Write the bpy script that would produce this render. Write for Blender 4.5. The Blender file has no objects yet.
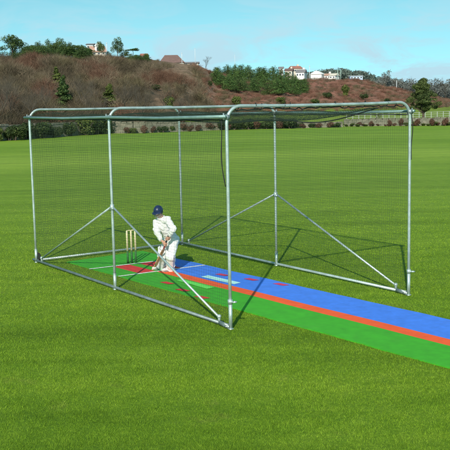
import bpy, bmesh, math, random
import numpy as np
from mathutils import Vector, Matrix

rnd = random.Random(7)
R = math.radians
scene = bpy.context.scene
COL = scene.collection

# ------------------------------------------------------------------ survey of the place
CL, CW, CH = 7.314, 3.660, 3.10          # cage length, width, height of the posts
MID = 0.499 * CL
CAM = Vector((17.808, -7.171, 3.267))
YAW, PITCH, ROLL, FOC = 2.5463, 0.1344, -0.0207, 889.85


def far(px, py, d):
    """Point at distance d on the bearing / elevation read for (px, py)."""
    a = (px - 225) / FOC
    hor = 109.4 - 0.02 * px
    ang = YAW - math.atan(a)
    return Vector((CAM.x + d * math.cos(ang), CAM.y + d * math.sin(ang),
                   CAM.z + d * (hor - py) / FOC * math.cos(math.atan(a))))


# ------------------------------------------------------------------ node helpers
def new_mat(name):
    m = bpy.data.materials.new(name)
    m.use_nodes = True
    nt = m.node_tree
    b = nt.nodes['Principled BSDF']
    return m, nt, b


def N(nt, typ, **kw):
    n = nt.nodes.new(typ)
    for k, v in kw.items():
        setattr(n, k, v)
    return n


def ramp(nt, stops):
    r = N(nt, 'ShaderNodeValToRGB')
    e = r.color_ramp.elements
    while len(e) < len(stops):
        e.new(0.5)
    for el, (p, c) in zip(e, stops):
        el.position = p
        el.color = (*c, 1)
    return r


def noise(nt, scale, detail=3, rough=0.55, vec=None, dist=0.0):
    n = N(nt, 'ShaderNodeTexNoise')
    n.inputs['Scale'].default_value = scale
    n.inputs['Detail'].default_value = detail
    n.inputs['Roughness'].default_value = rough
    n.inputs['Distortion'].default_value = dist
    if vec is not None:
        nt.links.new(vec, n.inputs['Vector'])
    return n


def mixc(nt, fac, a, b, mode='MIX'):
    m = N(nt, 'ShaderNodeMix', data_type='RGBA', blend_type=mode)
    for sock, v in ((m.inputs['Factor'], fac), (m.inputs[6], a), (m.inputs[7], b)):
        if hasattr(v, 'is_output'):
            nt.links.new(v, sock)
        elif isinstance(v, (int, float)):
            sock.default_value = v
        else:
            sock.default_value = (*v, 1)
    return m.outputs[2]


def math_n(nt, op, a, b=0.0, clamp=False):
    m = N(nt, 'ShaderNodeMath', operation=op, use_clamp=clamp)
    for s, v in ((m.inputs[0], a), (m.inputs[1], b)):
        if hasattr(v, 'is_output'):
            nt.links.new(v, s)
        else:
            s.default_value = v
    return m.outputs[0]


def plain(name, c, rough=0.6, var=0.15, scale=20.0, metal=0.0, bump=0.0, bscale=200.0):
    m, nt, b = new_mat(name)
    tc = N(nt, 'ShaderNodeTexCoord')
    n = noise(nt, scale, 4, 0.6, tc.outputs['Object'])
    r = ramp(nt, [(0.25, tuple(x * (1 - var) for x in c)), (0.75, tuple(min(1, x * (1 + var)) for x in c))])
    nt.links.new(n.outputs['Fac'], r.inputs['Fac'])
    nt.links.new(r.outputs['Color'], b.inputs['Base Color'])
    b.inputs['Roughness'].default_value = rough
    b.inputs['Metallic'].default_value = metal
    if bump:
        bn = noise(nt, bscale, 2, 0.5, tc.outputs['Object'])
        bp = N(nt, 'ShaderNodeBump')
        bp.inputs['Strength'].default_value = bump
        bp.inputs['Distance'].default_value = 0.01
        nt.links.new(bn.outputs['Fac'], bp.inputs['Height'])
        nt.links.new(bp.outputs['Normal'], b.inputs['Normal'])
    return m


def leafy(name, dark, mid, light, rough=0.7):
    """Every leaf or twig face takes its own shade; slow noise gives light and dark clumps."""
    m, nt, b = new_mat(name)
    g = N(nt, 'ShaderNodeNewGeometry')
    n = noise(nt, 0.55, 2, 0.5, g.outputs['Position'])
    s = math_n(nt, 'MULTIPLY', g.outputs['Random Per Island'], 0.6)
    s = math_n(nt, 'ADD', s, math_n(nt, 'MULTIPLY', n.outputs['Fac'], 0.9))
    s = math_n(nt, 'SUBTRACT', s, 0.25, True)
    r = ramp(nt, [(0.1, dark), (0.5, mid), (0.95, light)])
    nt.links.new(s, r.inputs['Fac'])
    nt.links.new(r.outputs['Color'], b.inputs['Base Color'])
    b.inputs['Roughness'].default_value = rough
    b.inputs['Specular IOR Level'].default_value = 0.15
    return m


# ------------------------------------------------------------------ object helpers
def tag(o, label=None, cat=None, group=None, kind=None):
    if label: o['label'] = label
    if cat: o['category'] = cat
    if group: o['group'] = group
    if kind: o['kind'] = kind
    return o


def thing(name, label, cat, loc=(0, 0, 0), rz=0.0, group=None):
    o = bpy.data.objects.new(name, None)
    o.empty_display_size = 0.2
    COL.objects.link(o)
    o.location = loc
    o.rotation_euler = (0, 0, rz)
    return tag(o, label, cat, group)


def copy_tree(o, parent=None):
    c = o.copy()
    COL.objects.link(c)
    c.parent = parent
    for ch in o.children:
        copy_tree(ch, c)
    return c


class MB:
    """Collects shapes that become one mesh object."""
    def __init__(s):
        s.v = []; s.f = []; s.mi = []

    def add(s, vs, fs, mi=0):
        o = len(s.v)
        s.v.extend([tuple(v) for v in vs])
        s.f.extend([tuple(i + o for i in f) for f in fs])
        s.mi.extend([mi] * len(fs))
        return s

    def tube(s, pts, r, n=10, cap=True, mi=0):
        pts = [Vector(p) for p in pts]
        rs = r if isinstance(r, (list, tuple)) else [r] * len(pts)
        vs, fs = [], []
        up = None
        for i, p in enumerate(pts):
            a = pts[max(i - 1, 0)]; b = pts[min(i + 1, len(pts) - 1)]
            t = (b - a).normalized()
            if up is None:
                ref = Vector((0, 0, 1)) if abs(t.z) < 0.9 else Vector((1, 0, 0))
                up = (ref - t * ref.dot(t)).normalized()
            else:
                up = (up - t * up.dot(t)).normalized()
            sd = t.cross(up)
            for k in range(n):
                an = 2 * math.pi * k / n
                vs.append(p + (up * math.cos(an) + sd * math.sin(an)) * rs[i])
        for i in range(len(pts) - 1):
            for k in range(n):
                k2 = (k + 1) % n
                fs.append((i * n + k, i * n + k2, (i + 1) * n + k2, (i + 1) * n + k))
        if cap:
            fs.append(tuple(reversed(range(n))))
            fs.append(tuple(range((len(pts) - 1) * n, len(pts) * n)))
        return s.add(vs, fs, mi)

    def box(s, c, size, rz=0.0, mi=0, bev=0.0):
        hx, hy, hz = (x / 2 for x in size)
        m = Matrix.Rotation(rz, 3, 'Z')
        vs = [m @ Vector((x * hx, y * hy, z * hz)) + Vector(c) for x in (-1, 1) for y in (-1, 1) for z in (-1, 1)]
        return s.add(vs, [(0, 1, 3, 2), (4, 6, 7, 5), (0, 4, 5, 1), (2, 3, 7, 6), (0, 2, 6, 4), (1, 5, 7, 3)], mi)

    def ball(s, c, rad, n=12, m=8, mi=0, rot=None):
        if not hasattr(rad, '__len__'): rad = (rad,) * 3
        vs, fs = [], []
        for i in range(m + 1):
            th = math.pi * i / m
            for k in range(n):
                ph = 2 * math.pi * k / n
                q = Vector((rad[0] * math.sin(th) * math.cos(ph), rad[1] * math.sin(th) * math.sin(ph), rad[2] * math.cos(th)))
                if rot is not None: q = rot @ q
                vs.append(q + Vector(c))
        for i in range(m):
            for k in range(n):
                k2 = (k + 1) % n
                fs.append((i * n + k, (i + 1) * n + k, (i + 1) * n + k2, i * n + k2))
        return s.add(vs, fs, mi)

    def capsule(s, a, b, ra, rb, n=14, mi=0):
        a, b = Vector(a), Vector(b)
        t = (b - a).normalized()
        pts, rs = [], []
        for q in (-0.99, -0.8, -0.5, 0):
            pts.append(a + t * ra * q); rs.append(ra * math.sqrt(max(0.0, 1 - q * q)) + 1e-4)
        for q in (0, 0.5, 0.8, 0.99):
            pts.append(b + t * rb * q); rs.append(rb * math.sqrt(max(0.0, 1 - q * q)) + 1e-4)
        return s.tube(pts, rs, n, True, mi)

    def build(s, name, mats, parent=None, smooth=False, bevel=0.0):
        me = bpy.data.meshes.new(name)
        me.from_pydata(s.v, [], s.f)
        if not isinstance(mats, (list, tuple)): mats = [mats]
        for m in mats: me.materials.append(m)
        me.polygons.foreach_set('material_index', s.mi)
        if smooth: me.polygons.foreach_set('use_smooth', [True] * len(s.f))
        me.update()
        o = bpy.data.objects.new(name, me)
        COL.objects.link(o)
        if parent is not None: o.parent = parent
        if bevel:
            b = o.modifiers.new('bevel', 'BEVEL'); b.width = bevel; b.segments = 2; b.limit_method = 'ANGLE'
        return o


def np_mesh(name, V, F, mats, mi=None, smooth=False, colors=None):
    """Fast mesh from arrays: V (n,3); F (m,k) all faces with k corners."""
    me = bpy.data.meshes.new(name)
    k = F.shape[1]
    me.vertices.add(len(V)); me.vertices.foreach_set('co', np.ascontiguousarray(V, dtype=np.float32).ravel())
    me.loops.add(F.size); me.loops.foreach_set('vertex_index', np.ascontiguousarray(F, dtype=np.int32).ravel())
    me.polygons.add(len(F)); me.polygons.foreach_set('loop_start', np.arange(len(F), dtype=np.int32) * k)
    if mi is not None: me.polygons.foreach_set('material_index', mi.astype(np.int32))
    me.polygons.foreach_set('use_smooth', np.full(len(F), smooth))
    for m in (mats if isinstance(mats, (list, tuple)) else [mats]): me.materials.append(m)
    if colors is not None:
        a = me.color_attributes.new('tint', 'FLOAT_COLOR', 'POINT')
        a.data.foreach_set('color', np.ascontiguousarray(colors, dtype=np.float32).ravel())
    me.update(calc_edges=True); me.validate()
    return me


def link(name, me, parent=None):
    o = bpy.data.objects.new(name, me)
    COL.objects.link(o)
    if parent is not None: o.parent = parent
    return o


def remeshed(mb, voxel, smooth_it=4):
    """Fuse overlapping limbs of a builder into one continuous skin and return (verts, faces)."""
    o = mb.build('tmp', [])
    r = o.modifiers.new('r', 'REMESH'); r.mode = 'VOXEL'; r.voxel_size = voxel
    s = o.modifiers.new('s', 'SMOOTH'); s.iterations = smooth_it; s.factor = 0.5
    dg = bpy.context.evaluated_depsgraph_get()
    ev = o.evaluated_get(dg)
    me = ev.to_mesh()
    vs = [tuple(v.co) for v in me.vertices]; fs = [tuple(p.vertices) for p in me.polygons]
    ev.to_mesh_clear()
    me0 = o.data
    bpy.data.objects.remove(o); bpy.data.meshes.remove(me0)
    return vs, fs


# ------------------------------------------------------------------ camera
cd = bpy.data.cameras.new('camera')
cam = bpy.data.objects.new('camera', cd)
COL.objects.link(cam)
cd.sensor_width = 36; cd.lens = FOC / 450 * 36; cd.clip_start = 0.1; cd.clip_end = 6000
fw = Vector((math.cos(YAW) * math.cos(PITCH), math.sin(YAW) * math.cos(PITCH), -math.sin(PITCH)))
rt = Vector((math.sin(YAW), -math.cos(YAW), 0)); up = rt.cross(fw)
r2 = rt * math.cos(ROLL) + up * math.sin(ROLL); u2 = -rt * math.sin(ROLL) + up * math.cos(ROLL)
M3 = Matrix((r2, u2, -fw)).transposed()
cam.matrix_world = Matrix.Translation(CAM) @ M3.to_4x4()
scene.camera = cam
scene.render.resolution_x = scene.render.resolution_y = 1024
scene.view_settings.view_transform = 'Standard'
scene.view_settings.look = 'None'
scene.view_settings.exposure = 0
FWD = Vector((math.cos(YAW), math.sin(YAW)))

# ------------------------------------------------------------------ light
SUN_EL = R(30.2)
sd = Vector((3.206, -3.104, 0)).normalized()
sun_az = math.atan2(sd.y, sd.x)
sl = bpy.data.lights.new('sun', 'SUN'); sl.energy = 5.0; sl.angle = R(0.55); sl.color = (1.0, 0.945, 0.85)
so = bpy.data.objects.new('sun', sl); COL.objects.link(so)
sv = Vector((sd.x * math.cos(SUN_EL), sd.y * math.cos(SUN_EL), math.sin(SUN_EL)))
so.rotation_euler = sv.to_track_quat('Z', 'Y').to_euler()
so.location = (30, -30, 40)

w = bpy.data.worlds.new('World'); scene.world = w; w.use_nodes = True
nt = w.node_tree
bg = nt.nodes['Background']
tc = N(nt, 'ShaderNodeTexCoord')
sky = N(nt, 'ShaderNodeTexSky', sky_type='NISHITA'); sky.sun_disc = False
sky.sun_elevation = SUN_EL; sky.sun_rotation = math.pi / 2 - sun_az
sky.air_density = 1.0; sky.dust_density = 0.3; sky.ozone_density = 1.6
sep = N(nt, 'ShaderNodeSeparateXYZ'); nt.links.new(tc.outputs['Generated'], sep.inputs[0])
com = N(nt, 'ShaderNodeCombineXYZ')
nt.links.new(sep.outputs[0], com.inputs[0]); nt.links.new(sep.outputs[1], com.inputs[1])
zz = math_n(nt, 'ADD', math_n(nt, 'MULTIPLY', sep.outputs[2], 1.6), 0.16)
nt.links.new(zz, com.inputs[2])
nrm = N(nt, 'ShaderNodeVectorMath', operation='NORMALIZE'); nt.links.new(com.outputs[0], nrm.inputs[0])
nt.links.new(nrm.outputs[0], sky.inputs['Vector'])
tint = mixc(nt, 1.0, sky.outputs['Color'], (1.45, 2.47, 1.86), 'MULTIPLY')
# soft banks of cloud, stretched along the horizon
mp = N(nt, 'ShaderNodeMapping'); nt.links.new(tc.outputs['Generated'], mp.inputs[0])
mp.inputs['Scale'].default_value = (1.0, 1.0, 3.8)
cn = noise(nt, 9.0, 9, 0.62, mp.outputs[0], 0.9)
cl = ramp(nt, [(0.40, (0, 0, 0)), (0.62, (1, 1, 1))]); nt.links.new(cn.outputs['Fac'], cl.inputs['Fac'])
band = N(nt, 'ShaderNodeMapRange'); nt.links.new(sep.outputs[2], band.inputs[0])
band.inputs[1].default_value = 0.125; band.inputs[2].default_value = 0.055; band.inputs[3].default_value = 0.16; band.inputs[4].default_value = 0.85
cf = math_n(nt, 'MULTIPLY', cl.outputs['Color'], band.outputs[0])
cf = math_n(nt, 'ADD', cf, math_n(nt, 'MULTIPLY', band.outputs[0], 0.35), True)
clouded = mixc(nt, cf, tint, (5.6, 8.6, 9.9))
nt.links.new(clouded, bg.inputs['Color'])
bg.inputs['Strength'].default_value = 0.088

# ------------------------------------------------------------------ materials
def turf(name, blades):
    m, nt, b = new_mat(name)
    g = N(nt, 'ShaderNodeNewGeometry')
    pos = g.outputs['Position']
    n1 = noise(nt, 0.35, 4, 0.6, pos)
    n2 = noise(nt, 2.6, 4, 0.65, pos)
    n3 = noise(nt, 14.0, 4, 0.7, pos)
    s = math_n(nt, 'MULTIPLY', n1.outputs['Fac'], 0.35)
    s = math_n(nt, 'ADD', s, math_n(nt, 'MULTIPLY', n2.outputs['Fac'], 0.35))
    s = math_n(nt, 'ADD', s, math_n(nt, 'MULTIPLY', n3.outputs['Fac'], 0.5))
    if blades:
        s = math_n(nt, 'ADD', s, math_n(nt, 'MULTIPLY', math_n(nt, 'SUBTRACT', g.outputs['Random Per Island'], 0.5), 0.35))
    k = 1.55
    r = ramp(nt, [(0.34, (0.050 * k, 0.102 * k, 0.008)), (0.57, (0.083 * k, 0.154 * k, 0.012)), (0.82, (0.138 * k, 0.212 * k, 0.026))])
    nt.links.new(s, r.inputs['Fac'])
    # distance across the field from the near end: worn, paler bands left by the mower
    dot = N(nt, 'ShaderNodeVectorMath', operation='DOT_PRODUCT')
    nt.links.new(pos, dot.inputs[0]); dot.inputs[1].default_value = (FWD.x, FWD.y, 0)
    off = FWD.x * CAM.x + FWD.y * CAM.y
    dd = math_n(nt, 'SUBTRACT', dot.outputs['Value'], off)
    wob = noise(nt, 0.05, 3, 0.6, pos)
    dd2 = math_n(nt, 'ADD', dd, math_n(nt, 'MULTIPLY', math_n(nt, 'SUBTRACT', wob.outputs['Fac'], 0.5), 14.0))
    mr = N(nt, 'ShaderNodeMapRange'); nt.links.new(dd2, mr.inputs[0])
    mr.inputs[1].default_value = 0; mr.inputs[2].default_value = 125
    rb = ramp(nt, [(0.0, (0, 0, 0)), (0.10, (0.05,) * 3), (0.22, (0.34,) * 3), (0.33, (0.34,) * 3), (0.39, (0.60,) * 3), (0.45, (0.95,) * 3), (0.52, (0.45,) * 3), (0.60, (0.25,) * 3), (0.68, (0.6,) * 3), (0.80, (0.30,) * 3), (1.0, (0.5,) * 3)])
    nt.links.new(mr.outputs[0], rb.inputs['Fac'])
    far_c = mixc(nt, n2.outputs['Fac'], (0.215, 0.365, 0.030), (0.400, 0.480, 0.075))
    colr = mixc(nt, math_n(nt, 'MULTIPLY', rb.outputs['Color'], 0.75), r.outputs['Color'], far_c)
    # mowing streaks that run across the field
    lat = N(nt, 'ShaderNodeVectorMath', operation='DOT_PRODUCT')
    nt.links.new(pos, lat.inputs[0]); lat.inputs[1].default_value = (FWD.y, -FWD.x, 0)
    cv = N(nt, 'ShaderNodeCombineXYZ')
    nt.links.new(math_n(nt, 'MULTIPLY', dd, 1.5), cv.inputs[0]); nt.links.new(math_n(nt, 'MULTIPLY', lat.outputs['Value'], 0.12), cv.inputs[1])
    ns = noise(nt, 0.55, 5, 0.7, cv.outputs[0], 0.3)
    sr = ramp(nt, [(0.3, (0.72, 0.74, 0.70)), (0.5, (1, 1, 1)), (0.7, (1.28, 1.18, 1.22))]); nt.links.new(ns.outputs['Fac'], sr.inputs['Fac'])
    colr = mixc(nt, 0.85, colr, mixc(nt, 1.0, colr, sr.outputs['Color'], 'MULTIPLY'))
    # thin straw-coloured streaks
    st = ramp(nt, [(0.60, (0, 0, 0)), (0.72, (1, 1, 1))])
    n4 = noise(nt, 1.1, 5, 0.75, pos); nt.links.new(n4.outputs['Fac'], st.inputs['Fac'])
    colr = mixc(nt, math_n(nt, 'MULTIPLY', st.outputs['Color'], 0.35), colr, (0.20, 0.19, 0.055))
    nt.links.new(colr, b.inputs['Base Color'])
    b.inputs['Roughness'].default_value = 0.75
    b.inputs['Specular IOR Level'].default_value = 0.12
    if not blades:
        bp = N(nt, 'ShaderNodeBump'); bp.inputs['Strength'].default_value = 0.9; bp.inputs['Distance'].default_value = 0.05
        nb = noise(nt, 22, 5, 0.75, pos)
        nt.links.new(nb.outputs['Fac'], bp.inputs['Height']); nt.links.new(bp.outputs['Normal'], b.inputs['Normal'])
    return m


M = {}
M['turf'] = turf('turf', False)
M['blades'] = turf('grass_blades', True)
M['steel'] = plain('galvanised_steel', (0.47, 0.555, 0.53), 0.42, 0.28, 6, 0.55, 0.25, 45)
M['steel_dull'] = plain('dull_steel', (0.26, 0.31, 0.30), 0.45, 0.3, 6, 0.6, 0.15, 60)
M['teal'] = plain('weathered_tube', (0.20, 0.31, 0.285), 0.42, 0.25, 6, 0.45, 0.15, 60)
M['net'] = plain('net_twine', (0.018, 0.035, 0.020), 0.9, 0.3, 10)
M['rope'] = plain('black_rope', (0.015, 0.020, 0.017), 0.9, 0.3, 30)
M['rubber'] = plain('black_rubber', (0.02, 0.02, 0.02), 0.8, 0.3)
M['red_metal'] = plain('dark_red_metal', (0.16, 0.02, 0.015), 0.5, 0.3)
M['mat_green'] = plain('mat_green', (0.044, 0.39, 0.010), 0.92, 0.10, 3.5, 0, 0.35, 350)
M['mat_orange'] = plain('mat_orange', (0.90, 0.105, 0.018), 0.92, 0.07, 3.5, 0, 0.35, 350)
M['mat_red'] = plain('mat_red', (0.72, 0.030, 0.030), 0.92, 0.08, 3.5, 0, 0.35, 350)
M['mat_pink'] = plain('mat_pink', (0.66, 0.035, 0.115), 0.92, 0.08, 3.5, 0, 0.35, 350)
M['mat_blue'] = plain('mat_blue', (0.050, 0.215, 0.80), 0.92, 0.09, 3.5, 0, 0.35, 350)
M['mat_cyan'] = plain('mat_pale_cyan', (0.50, 0.86, 0.80), 0.92, 0.06, 5, 0, 0.3, 350)
M['mat_lime'] = plain('mat_lime', (0.15, 0.74, 0.10), 0.92, 0.08, 5, 0, 0.3, 350)
for key in [k for k in M if k.startswith('mat_')]:
    nt = M[key].node_tree
    b = nt.nodes['Principled BSDF']
    g = N(nt, 'ShaderNodeNewGeometry')
    f1 = noise(nt, 420, 2, 0.7, g.outputs['Position']); f2 = noise(nt, 1.6, 6, 0.75, g.outputs['Position'], 0.4); f3 = noise(nt, 7, 5, 0.7, g.outputs['Position'])
    src = b.inputs['Base Color'].links[0].from_socket
    ra = ramp(nt, [(0.3, (0.78,) * 3), (0.7, (1.16,) * 3)]); nt.links.new(f1.outputs['Fac'], ra.inputs['Fac'])
    c_ = mixc(nt, 1.0, src, ra.outputs['Color'], 'MULTIPLY')
    rc = ramp(nt, [(0.3, (0.93,) * 3), (0.65, (1.05,) * 3)]); nt.links.new(f3.outputs['Fac'], rc.inputs['Fac'])
    c_ = mixc(nt, 1.0, c_, rc.outputs['Color'], 'MULTIPLY')
    rw = ramp(nt, [(0.56, (0, 0, 0)), (0.72, (1, 1, 1))]); nt.links.new(f2.outputs['Fac'], rw.inputs['Fac'])
    c_ = mixc(nt, math_n(nt, 'MULTIPLY', rw.outputs['Color'], 0.07), c_, (0.16, 0.15, 0.09))
    nt.links.new(c_, b.inputs['Base Color'])
M['chalk'] = plain('white_line', (0.80, 0.80, 0.74), 0.9, 0.08, 12)
M['stump_wood'] = plain('cream_wood', (0.78, 0.68, 0.43), 0.5, 0.10, 25)
M['stump_dark'] = plain('dark_green_sleeve', (0.03, 0.12, 0.03), 0.7, 0.2)
M['whites'] = plain('white_cloth', (0.80, 0.795, 0.76), 0.9, 0.06, 9, 0, 1.0, 16)
M['pad_white'] = plain('white_pad', (0.81, 0.81, 0.79), 0.6, 0.04, 14)
M['skin'] = plain('skin', (0.60, 0.32, 0.22), 0.5, 0.08, 18)
M['lips'] = plain('lips', (0.40, 0.12, 0.10), 0.5, 0.08)
M['eye_dark'] = plain('eye', (0.03, 0.02, 0.015), 0.2, 0.1)
M['navy'] = plain('navy_shell', (0.010, 0.022, 0.075), 0.35, 0.15, 10)
M['grille'] = plain('grille_wire', (0.35, 0.38, 0.42), 0.4, 0.1, 10, 0.5)
M['shoe'] = plain('white_leather', (0.76, 0.76, 0.73), 0.5, 0.07)
M['sole'] = plain('shoe_sole', (0.20, 0.20, 0.21), 0.7, 0.1)
M['logo'] = plain('dark_motif', (0.05, 0.05, 0.09), 0.7, 0.1)
M['grip_red'] = plain('red_grip', (0.26, 0.02, 0.03), 0.7, 0.2)
M['grip_black'] = plain('black_grip', (0.02, 0.02, 0.02), 0.7, 0.2)

m, nt, b = new_mat('willow')
tc = N(nt, 'ShaderNodeTexCoord'); sp = N(nt, 'ShaderNodeSeparateXYZ'); nt.links.new(tc.outputs['Object'], sp.inputs[0])
wv = noise(nt, 60, 3, 0.5, tc.outputs['Object'])
rr = ramp(nt, [(0.10, (0.60, 0.36, 0.17)), (0.55, (0.50, 0.25, 0.10)), (0.95, (0.16, 0.065, 0.03))])
mr = N(nt, 'ShaderNodeMapRange'); nt.links.new(sp.outputs[2], mr.inputs[0]); mr.inputs[1].default_value = 0.0; mr.inputs[2].default_value = 0.52
nt.links.new(math_n(nt, 'ADD', mr.outputs[0], math_n(nt, 'MULTIPLY', math_n(nt, 'SUBTRACT', wv.outputs['Fac'], 0.5), 0.2)), rr.inputs['Fac'])
nt.links.new(rr.outputs['Color'], b.inputs['Base Color']); b.inputs['Roughness'].default_value = 0.45
M['willow'] = m

M['pine_a'] = leafy('pine_needles', (0.016, 0.040, 0.013), (0.054, 0.108, 0.028), (0.140, 0.200, 0.052))
M['pine_b'] = leafy('dark_needles', (0.014, 0.032, 0.011), (0.046, 0.084, 0.024), (0.12, 0.160, 0.044))
M['olive'] = leafy('olive_leaves', (0.022, 0.036, 0.010), (0.078, 0.105, 0.024), (0.170, 0.195, 0.050))
M['olive_dark'] = leafy('dark_olive_leaves', (0.016, 0.028, 0.010), (0.064, 0.090, 0.028), (0.155, 0.180, 0.055))
M['ivy'] = leafy('ivy_leaves', (0.010, 0.020, 0.008), (0.034, 0.055, 0.018), (0.09, 0.12, 0.035))
M['twig'] = leafy('bare_twigs', (0.050, 0.037, 0.024), (0.155, 0.115, 0.074), (0.28, 0.22, 0.15))
M['twig_dark'] = leafy('dark_twigs', (0.028, 0.022, 0.014), (0.082, 0.064, 0.040), (0.17, 0.132, 0.084))
M['twig_olive'] = leafy('olive_twigs', (0.036, 0.030, 0.016), (0.122, 0.100, 0.053), (0.23, 0.185, 0.105))
M['russet'] = leafy('russet_twigs', (0.05, 0.026, 0.016), (0.13, 0.068, 0.044), (0.22, 0.13, 0.085))
M['bracken'] = leafy('dead_bracken', (0.10, 0.045, 0.028), (0.23, 0.112, 0.075), (0.33, 0.20, 0.14))
M['far_wood'] = leafy('hazy_wood', (0.085, 0.100, 0.095), (0.135, 0.150, 0.138), (0.20, 0.205, 0.18))  # aerial haze painted in as greyed, lifted leaf tones
M['far_dark'] = leafy('hazy_dark_wood', (0.062, 0.088, 0.078), (0.095, 0.125, 0.105), (0.14, 0.165, 0.13))  # distance haze mixed into these greyed greens
M['bark'] = plain('bark', (0.085, 0.062, 0.045), 0.9, 0.35, 3, 0, 0.6, 12)
M['bark_grey'] = plain('grey_bark', (0.070, 0.058, 0.042), 0.9, 0.35, 3, 0, 0.6, 12)
M['wall_white'] = plain('white_render', (0.78, 0.77, 0.73), 0.8, 0.05, 1)
M['wall_cream'] = plain('cream_render', (0.62, 0.55, 0.45), 0.8, 0.06, 1)
M['wall_blue'] = plain('pale_blue_cladding', (0.42, 0.55, 0.72), 0.7, 0.06, 1)
M['roof_pink'] = plain('pink_tile', (0.46, 0.27, 0.20), 0.85, 0.15, 1.5)
M['roof_brown'] = plain('brown_tile', (0.17, 0.10, 0.085), 0.85, 0.2, 1.5)
M['roof_grey'] = plain('grey_slate', (0.22, 0.20, 0.20), 0.8, 0.2, 1.5)
M['roof_red'] = plain('red_tile', (0.36, 0.14, 0.10), 0.85, 0.2, 1.5)
M['glass'] = plain('window_glass', (0.05, 0.06, 0.08), 0.15, 0.2)
M['pole'] = plain('pale_pole', (0.55, 0.58, 0.60), 0.6, 0.1)
M['pole_green'] = plain('greenish_pole', (0.30, 0.42, 0.36), 0.6, 0.1)
M['rail'] = plain('pale_railing', (0.40, 0.43, 0.38), 0.6, 0.1)

m, nt, b = new_mat('rough_stone')
g = N(nt, 'ShaderNodeNewGeometry')
vo = N(nt, 'ShaderNodeTexVoronoi'); vo.inputs['Scale'].default_value = 4.5; nt.links.new(g.outputs['Position'], vo.inputs['Vector'])
n0 = noise(nt, 0.25, 4, 0.6, g.outputs['Position'])
c0 = ramp(nt, [(0.0, (0.10, 0.09, 0.075)), (1.0, (0.36, 0.31, 0.25))]); nt.links.new(vo.outputs['Color'], c0.inputs['Fac'])
cc = mixc(nt, math_n(nt, 'MULTIPLY', n0.outputs['Fac'], 1.0), c0.outputs['Color'], (0.10, 0.11, 0.06))
nt.links.new(cc, b.inputs['Base Color']); b.inputs['Roughness'].default_value = 0.9
M['stone'] = m

# ------------------------------------------------------------------ ground and hillside
mb = MB()
ring = [(0, 60), (60, 400), (400, 3000)]
vs = [(0, 0, 0)]
fs = []
rad = [40, 140, 500, 1500, 4000]
n = 64
for r_ in rad:
    vs += [(r_ * math.cos(2 * math.pi * k / n), r_ * math.sin(2 * math.pi * k / n), 0) for k in range(n)]
for k in range(n):
    fs.append((0, 1 + k, 1 + (k + 1) % n))
    for j in range(len(rad) - 1):
        a, c = 1 + j * n, 1 + (j + 1) * n
        fs.append((a + k, c + k, c + (k + 1) % n, a + (k + 1) % n))
mb.add(vs, fs)
tag(mb.build('ground', M['turf']), kind='structure')

EDGE = [(-160, 84), (0, 95), (56, 103), (107, 112), (143, 110), (225, 116), (355, 119), (450, 116), (640, 118)]
# per bearing: (distance, elevation reading) knots of the hillside surface
def knots(px):
    e = np.interp(px, [p for p, _ in EDGE], [d for _, d in EDGE])
    xs = [-160, 0, 30, 60, 110, 150, 168, 190, 205, 218, 260, 310, 340, 362, 410, 450, 640]
    crest_y = [60, 58, 59, 58.5, 58, 60, 62.5, 65, 68, 74, 82, 80.5, 80, 80.5, 93, 101, 104]
    crest_d = [210, 215, 218, 220, 225, 230, 232, 235, 240, 270, 300, 330, 340, 345, 350, 350, 350]
    foot_d = [6, 6, 6, 6, 7, 10, 16, 26, 36, 46, 62, 78, 84, 88, 95, 98, 98]   # beyond the field edge
    foot_z = [0.3, 0.3, 0.3, 0.3, 0.3, 0.4, 0.6, 0.8, 1.0, 1.1, 1.4, 1.6, 1.6, 1.7, 1.7, 1.7, 1.7]
    cy = np.interp(px, xs, crest_y); cdist = np.interp(px, xs, crest_d)
    fd = e + np.interp(px, xs, foot_d); fz = np.interp(px, xs, foot_z)
    hor = 109.4 - 0.02 * px
    cz = CAM.z + cdist * (hor - cy) / FOC * math.cos(math.atan((px - 225) / FOC))
    return e, fd, fz, cdist, cz


def hill_z(px, d):
    e, fd, fz, cdist, cz = knots(px)
    if d <= e: return 0.0
    if d <= fd:
        t = (d - e) / (fd - e); return fz * t * t
    if d <= cdist:
        t = (d - fd) / (cdist - fd)
        return fz + (cz - fz) * (t * 0.75 + 0.25 * (3 * t * t - 2 * t ** 3))
    return cz - min(4.0, (d - cdist) * 0.012)


def bump(px, d):
    return 0.5 * math.sin(px * 0.11 + d * 0.07) * math.sin(d * 0.13 - px * 0.05) + 0.25 * math.sin(px * 0.37 + 1) * math.sin(d * 0.31)


def ground_at(px, d):
    e, fd, fz, cdist, cz = knots(px)
    z = hill_z(px, d)
    k = max(0.0, min(1.0, (d - fd) / 25)) * (1.0 if d < cdist - 15 else 0.3)
    return z + bump(px, d) * k


def place(px, d):
    p = far(px, 0, d)
    return Vector((p.x, p.y, ground_at(px, d)))


pxs = np.linspace(-160, 640, 161)
TT = np.concatenate([np.linspace(0, 1, 9)[:-1] ** 1.0, 1 + np.linspace(0, 1, 40)[:-1], 2 + np.linspace(0, 1, 10) ** 2])
V, Cc = [], []


def hill_col(px, d, e, fd, cdist):
    meadow = np.array((0.19, 0.26, 0.035))
    if px < 190: meadow = np.array((0.045, 0.055, 0.020))
    left = np.array((0.070, 0.054, 0.032)); mid = np.array((0.26, 0.175, 0.115)); red = np.array((0.270, 0.125, 0.085)); right = np.array((0.16, 0.125, 0.085))
    if px < 120: c = left
    elif px < 200: t = (px - 120) / 80; c = left * (1 - t) + mid * t
    elif px < 240: t = (px - 200) / 40; c = mid * (1 - t) + red * t
    elif px < 400: c = red
    else: t = min(1, (px - 400) / 60); c = red * (1 - t) + right * t
    if d < fd: return meadow
    t = min(1, (d - fd) / 22)
    return meadow * (1 - t) + c * t


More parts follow.
